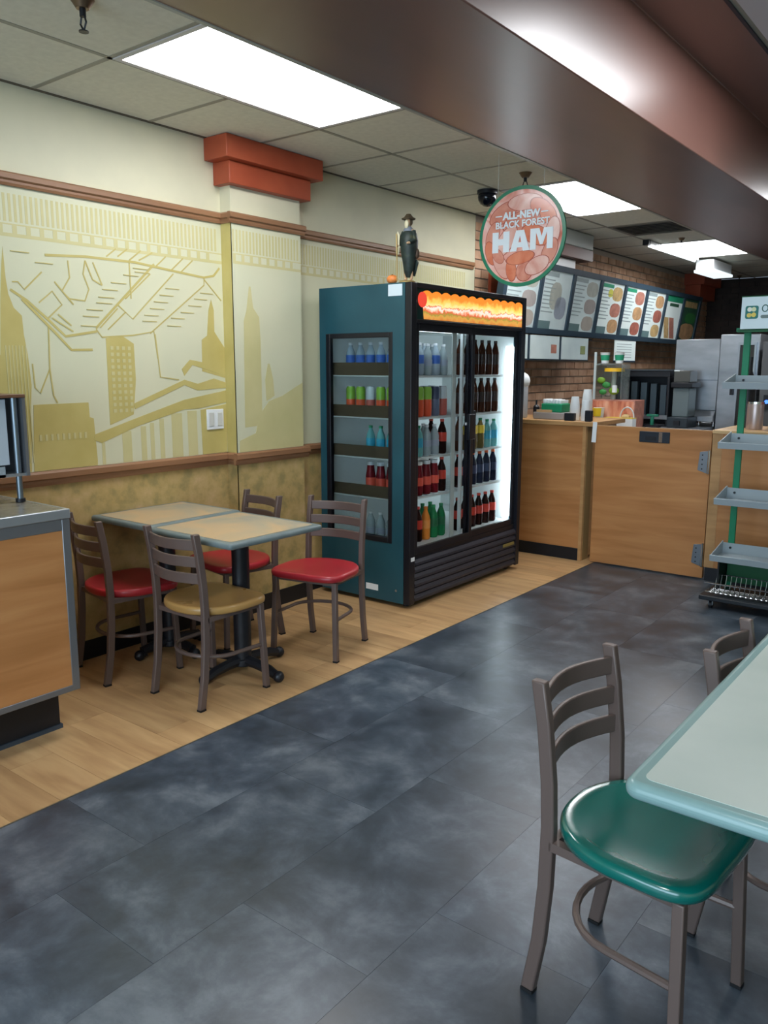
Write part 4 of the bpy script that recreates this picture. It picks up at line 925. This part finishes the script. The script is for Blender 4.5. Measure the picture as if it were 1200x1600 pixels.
part('tank_edge', B(-2.945, 6.738, 1.237, -2.925, 6.75, 1.64), mat('frosted edge', (176, 188, 190), .4), bd_)
part('yellow_lid', MB().cyl((-2.80, 6.84, 1.475), .085, .03, 20), mat('yellow lid', (232, 182, 40), .45), bd_, smooth=True)
part('centre_tube', MB().cyl((-2.80, 6.84, 1.237), .022, .24, 12), mat('pale tube', (150, 158, 150), .4), bd_, smooth=True)
for q, (lx, lz, s_) in enumerate(((-2.90, 1.40, 1.0), (-2.85, 1.36, 1), (-2.78, 1.31, 1.2), (-2.88, 1.30, .9))):
    part('lemon_leaf' if q % 2 == 0 else 'leaf', MB().sphere((lx, 6.80, lz), .035*s_, 10, (1.1, .5, .8)), mat('leaf green %d' % (q % 2), ((110, 150, 40), (50, 130, 60))[q % 2], .5), bd_, smooth=True)
part('tap', MB().cyl((-2.73, 6.69, 1.30), .02, .06, 10), m_white, bd_, smooth=True)
for i, (x, s_) in enumerate(((-2.89, 0), (-2.76, 0))):
    c = thing('lidded_cup', 'white cup with green band on the dispenser, %s one' % ('left' if i == 0 else 'right'), 'cup', (x, 6.84, 1.545), 0, 'cups on the dispenser')
    part('cup_wall', MB().lathe((x, 6.84, 1.5455), [(.030, 0), (.042, .09), (.044, .093)], 16), m_white, c, smooth=True)
    part('green_band', MB().lathe((x, 6.84, 1.5455), [(.0345, .025), (.0405, .07)], 16), m_gh, c, smooth=True)
part('cup_shelf', B(-2.945, 6.75, 1.53, -2.694, 6.93, 1.545), m_acr, bd_)
# black cabinet with vertical slots
bk = thing('pan_cabinet', 'black open fronted cabinet with vertical dark dividers on the back counter', 'cabinet', (-2.6, 7.4, BT))
BX0, BX1 = -2.89, -2.405
part('shell', MB().box(BX0, 7.1, 1.43, BX1, 7.38, 1.485).box(BX0, 7.1, BT, BX0+.02, 7.38, 1.43).box(BX1-.02, 7.1, BT, BX1, 7.38, 1.43).box(BX0+.02, 7.36, BT, BX1-.02, 7.38, 1.43).box(BX0+.02, 7.1, BT, BX1-.02, 7.36, BT+.02), m_iron, bk, .003)
part('top_sheet', B(BX0-.005, 7.09, 1.485, BX1+.005, 7.38, 1.492), mat('grey top sheet', (84, 92, 98), .4), bk)
for k in range(5): part('divider', B(BX0+.045+k*.087, 7.14, 1.08, BX0+.10+k*.087, 7.2, 1.40-.01*k), mat('slate divider', (48, 62, 70), .5), bk, .003)
part('rail', B(BX0+.18, 7.08, 1.065, BX1, 7.1, 1.10), m_steel, bk)
gs = thing('tape_dispenser', 'small green dispenser below the black cabinet', 'dispenser', (-2.53, 6.95, BT))
part('arm', MB().box(-2.60+.07, 6.93, 1.095, -2.43, 6.96, 1.115).box(-2.495, 6.93, BT+.02, -2.47, 6.96, 1.095), mat('green plastic', (24, 110, 84), .45), gs, .004); part('foot', B(-2.53, 6.91, BT, -2.42, 6.99, BT+.02), m_iron, gs)
# grinder
gd = thing('coffee_machine', 'grey and chrome coffee machine between the black cabinet and the steel oven', 'coffee machine', (-2.28, 7.25, BT))
part('body', B(-2.372, 7.1, 1.09, -2.235, 7.30, 1.34), mat('grey machine body', (104, 116, 118), .4, .2), gd, .008); part('hopper', B(-2.372, 7.1, 1.385, -2.235, 7.30, 1.485), mat('smoked hopper', (84, 84, 80), .3), gd, .006)
part('white_lid', B(-2.372, 7.1, 1.478, -2.325, 7.2, 1.49), m_white, gd); part('collar', B(-2.385, 7.07, 1.34, -2.205, 7.31, 1.385), m_iron, gd, .006)
part('drip_base', B(-2.395, 7.05, BT, -2.22, 7.31, 1.09), mat('dark steel base', (50, 58, 64), .4, .3), gd, .006); part('outlet_spout', B(-2.33, 7.03, 1.02, -2.28, 7.05, 1.06), m_iron, gd)
# oven and tall unit
ov = thing('steel_oven', 'large stainless steel oven with sloping lower tray on the back counter', 'oven', (-2.3, 7.6, BT))
part('housing', B(-2.47, 7.40, 1.14, -2.09, 7.98, 1.755), m_steel2, ov, .006)
part('lower_housing', MB().prism([(7.40, 1.14), (7.98, 1.14), (7.98, 1.045), (7.33, 1.045), (7.33, 1.09)], 0, -2.30, -2.09), m_steel2, ov, .004)
for x in (-2.26, -2.13): part('foot', MB().cyl((x, 7.5, BT), .022, .05, 12), m_chrome, ov, smooth=True)
part('seam', B(-2.47, 7.397, 1.40, -2.09, 7.4, 1.406), m_dsteel, ov)
tu = thing('tall_fridge', 'tall stainless cabinet with hinged glazed door right of the steel oven', 'cabinet', (-1.98, 7.6, 0))
part('housing', B(-2.085, 7.38, .06, -1.765, 8.0, 1.79), m_steel2, tu, .006)
part('door_frame', MB().box(-1.93, 7.35, .3, -1.915, 7.38, 1.72).box(-1.80, 7.35, .3, -1.785, 7.38, 1.72).box(-1.915, 7.35, 1.70, -1.80, 7.38, 1.72), m_steel, tu)
part('door_glass', B(-1.915, 7.362, .3, -1.80, 7.37, 1.70), mat('dark door glass', (58, 56, 56), .15), tu)
part('handle', B(-1.965, 7.32, 1.28, -1.945, 7.38, 1.40), m_iron, tu)
part('foot', B(-2.07, 7.4, 0, -1.78, 7.98, .06), m_black, tu)
# things seen through the rack, on the right counter
CZ = 1.083
def canister(x, y, r, h, m, label, cat='canister', name='steel_canister'):
    t = thing(name, label, cat, (x, y, CZ)); part('body', MB().lathe((x, y, CZ), [(r*.96, 0), (r, .01), (r, h-.01), (r*.97, h)], 20), m, t, smooth=True)
    part('rim', MB().lathe((x, y, CZ), [(r*1.02, h-.012), (r*1.02, h+.002)], 20), m_chrome, t, smooth=True); return t
canister(-1.45, GY+.20, .055, .19, mat('rosy steel', (184, 166, 162), .3, .6), 'rosy steel canister seen between the second and first rack trays')
canister(-1.31, GY+.20, .05, .17, m_steel, 'grey steel canister at the right picture edge behind the rack')
rk = thing('equipment_rack', 'grey steel equipment tower with small blue light behind the display rack', 'equipment', (-1.4, 7.2, 0))
part('housing', B(-1.70, 7.2, 0, -1.0, 7.9, 1.72), mat('grey painted steel', (96, 98, 100), .45), rk, .008)
part('control_panel', B(-1.66, 7.188, 1.17, -1.2, 7.2, 1.29), m_iron, rk)
part('blue_light', MB().cyl((-1.635, 7.182, 1.235), .016, .006, 16, ax=1), mat('lit blue', (70, 120, 255), .3, emit=2.2), rk)
part('red_button', MB().cyl((-1.685+.012, 7.182, 1.225), .010, .006, 12, ax=1), mat('red button', (190, 80, 70), .3), rk)
part('gauge', B(-1.58, 7.182, 1.20, -1.562, 7.188, 1.27), mat('pale gauge', (196, 170, 150), .4), rk)
part('vent', B(-1.62, 7.19, 1.56, -1.50, 7.2, 1.66), m_iron, rk)
pbm = thing('sauce_bottle', 'tall black sauce bottle behind the top rack tray', 'bottle', (-1.5, GY+.35, CZ))
part('body', MB().lathe((-1.545, GY+.35, CZ), [(.045, 0), (.05, .02), (.05, .32), (.02, .40), (.016, .47)], 16), m_iron, pbm, smooth=True); part('cap', MB().cyl((-1.545, GY+.35, CZ+.47), .019, .03, 12), m_iron, pbm, smooth=True)
pcup = thing('paper_cup', 'pale cup with red base resting on the grey canister behind the top rack tray', 'cup', (-1.31, GY+.2, CZ+.17))
part('cup_wall', MB().lathe((-1.31, GY+.20, CZ+.173), [(.04, .0), (.05, .22), (.052, .225)], 16), mat('pale cup', (176, 168, 164), .5), pcup, smooth=True)
part('red_band', MB().lathe((-1.31, GY+.20, CZ+.173), [(.0405, .0), (.044, .08)], 16), mat('red band', (150, 70, 74), .5), pcup, smooth=True)

# ---------------------------------------------------------------- display rack
RX0, RX1, RF, RB = -1.445, -.78, 5.25, 5.52
dr = thing('display_rack', 'tall green display rack with grey trays and white header in front of the right counter', 'rack', (-1.1, 5.4, 0))
m_gp = mat('green painted steel', (0, 122, 84), .4); m_gp2 = mat('deep green panel', (0, 84, 44), .5)
m_tr = mat('grey tray', (146, 158, 164), .4)
for x in (-1.415, RX1+.0): part('post', B(x, RB-.02, .06, x+.04, RB, 1.76), m_gp, dr, .003)
def tray(z):
    t = part('tray', MB().box(RX0, RF, z, RX1, RB-.022, z+.006), m_tr, dr)
    part('front_lip', MB().prism([(RF-.012, z+.032), (RF-.006, z+.036), (RF+.006, z), (RF-.003, z-.006)], 0, RX0-.008, RX1+.008), m_tr, t)
    part('back_lip', B(RX0, RB-.028, z+.006, RX1, RB-.022, z+.075), m_tr, t)
    for x in (RX0-.004, RX1-.002): part('side_lip', MB().prism([(RF-.008, z+.034), (RF, z-.004), (RB-.022, z-.004), (RB-.022, z+.085)], 0, x, x+.006), m_tr, t)
    for x in (-1.395, RX1+.02): part('bolt', MB().cyl((x, RB-.034, z+.045), .008, .006, 8, ax=1), m_iron, t)
for z in (1.385, 1.018, .665, .30): tray(z)
hd_ = part('header_sign', B(-1.39, 5.30, 1.738, -.80, 5.32, 1.925), mat('header white', (206, 224, 230), .35), dr)
part('header_edge', MB().box(-1.392, 5.298, 1.925, -.798, 5.322, 1.931).box(-1.41, 5.32, 1.72, -.79, 5.335, 1.738), m_gp2, dr)
for x in (-1.415, RX1): part('header_arm', B(x, 5.322, 1.725, x+.03, RB, 1.745), m_gp, dr)
eb = part('emblem', MB().prism([(a, b) for a, b in rrect(-1.366, 1.797, -1.292, 1.873, .012)], 1, 5.297, 5.30), mat('teal emblem', (24, 110, 104), .4), hd_)
for (a, b, c) in ((-1.342, 1.852, (220, 226, 214)), (-1.318, 1.852, (206, 216, 176)), (-1.343, 1.818, (206, 190, 96)), (-1.317, 1.820, (214, 196, 92))):
    part('emblem_mark', MB().cyl((a, 5.2955, b), .0135, .0015, 14, ax=1), mat('emblem %d' % c[2], c, .5), eb)
lettering('Oven', .062, mat('dark green ink', (30, 90, 80), .5), hd_, (-1.276, 5.299, 1.835), FACE_Y, 0, align='LEFT', sx=.8)
part('pill_mark', MB().prism(rrect(-1.278, 1.798, -1.10, 1.818, .0095), 1, 5.298, 5.30), mat('grey pill', (104, 124, 122), .5), hd_)
part('lower_panel', B(-1.40, RB-.045, .12, RX1, RB-.03, .29), m_gp2, dr)
part('lower_side', B(-1.415, RF+.05, .10, -1.405, RB-.03, .295), mat('black side', (14, 16, 20), .5), dr)
part('base', B(RX0-.035, RF-.09, .055, RX1+.02, RB+.02, .085), mat('black base', (24, 28, 34), .4), dr, .006)
bs = MB(); z0, z1 = .10, .165
for z, y in ((z1, RF-.065), (z0, RF-.04)): bs.tube([(RX0-.01, y, z), (RX1, y, z)], .005, 6)
bs.tube([(RX0+.04, RF+.10, .19), (RX1, RF+.10, .19)], .004, 6)
for k in range(22):
    x = RX0+.02+k*.03; bs.tube([(x, RF-.065, z1), (x, RF-.04, z0), (x, RF+.07, z0), (x, RF+.10, .19)], .0022, 5)
for k in range(4): bs.tube([(RX0+.01, RF-.03+k*.03, z0+.002), (RX1, RF-.03+k*.03, z0+.002)], .0022, 5)
part('wire_basket', bs, m_chrome, dr, smooth=True)
for x in (RX0+.03, RX1-.03):
    for y in (RF-.04, RB-.02):
        cs = part('caster', MB().cyl((x-.009, y, .024), .024, .018, 16, ax=0), m_iron, dr, smooth=True)
        part('caster_fork', MB().box(x-.014, y-.012, .02, x-.010, y+.012, .056).box(x+.010, y-.012, .02, x+.014, y+.012, .056), m_steel, cs)

# objects stand where seen; added lamps and room shell are out of view
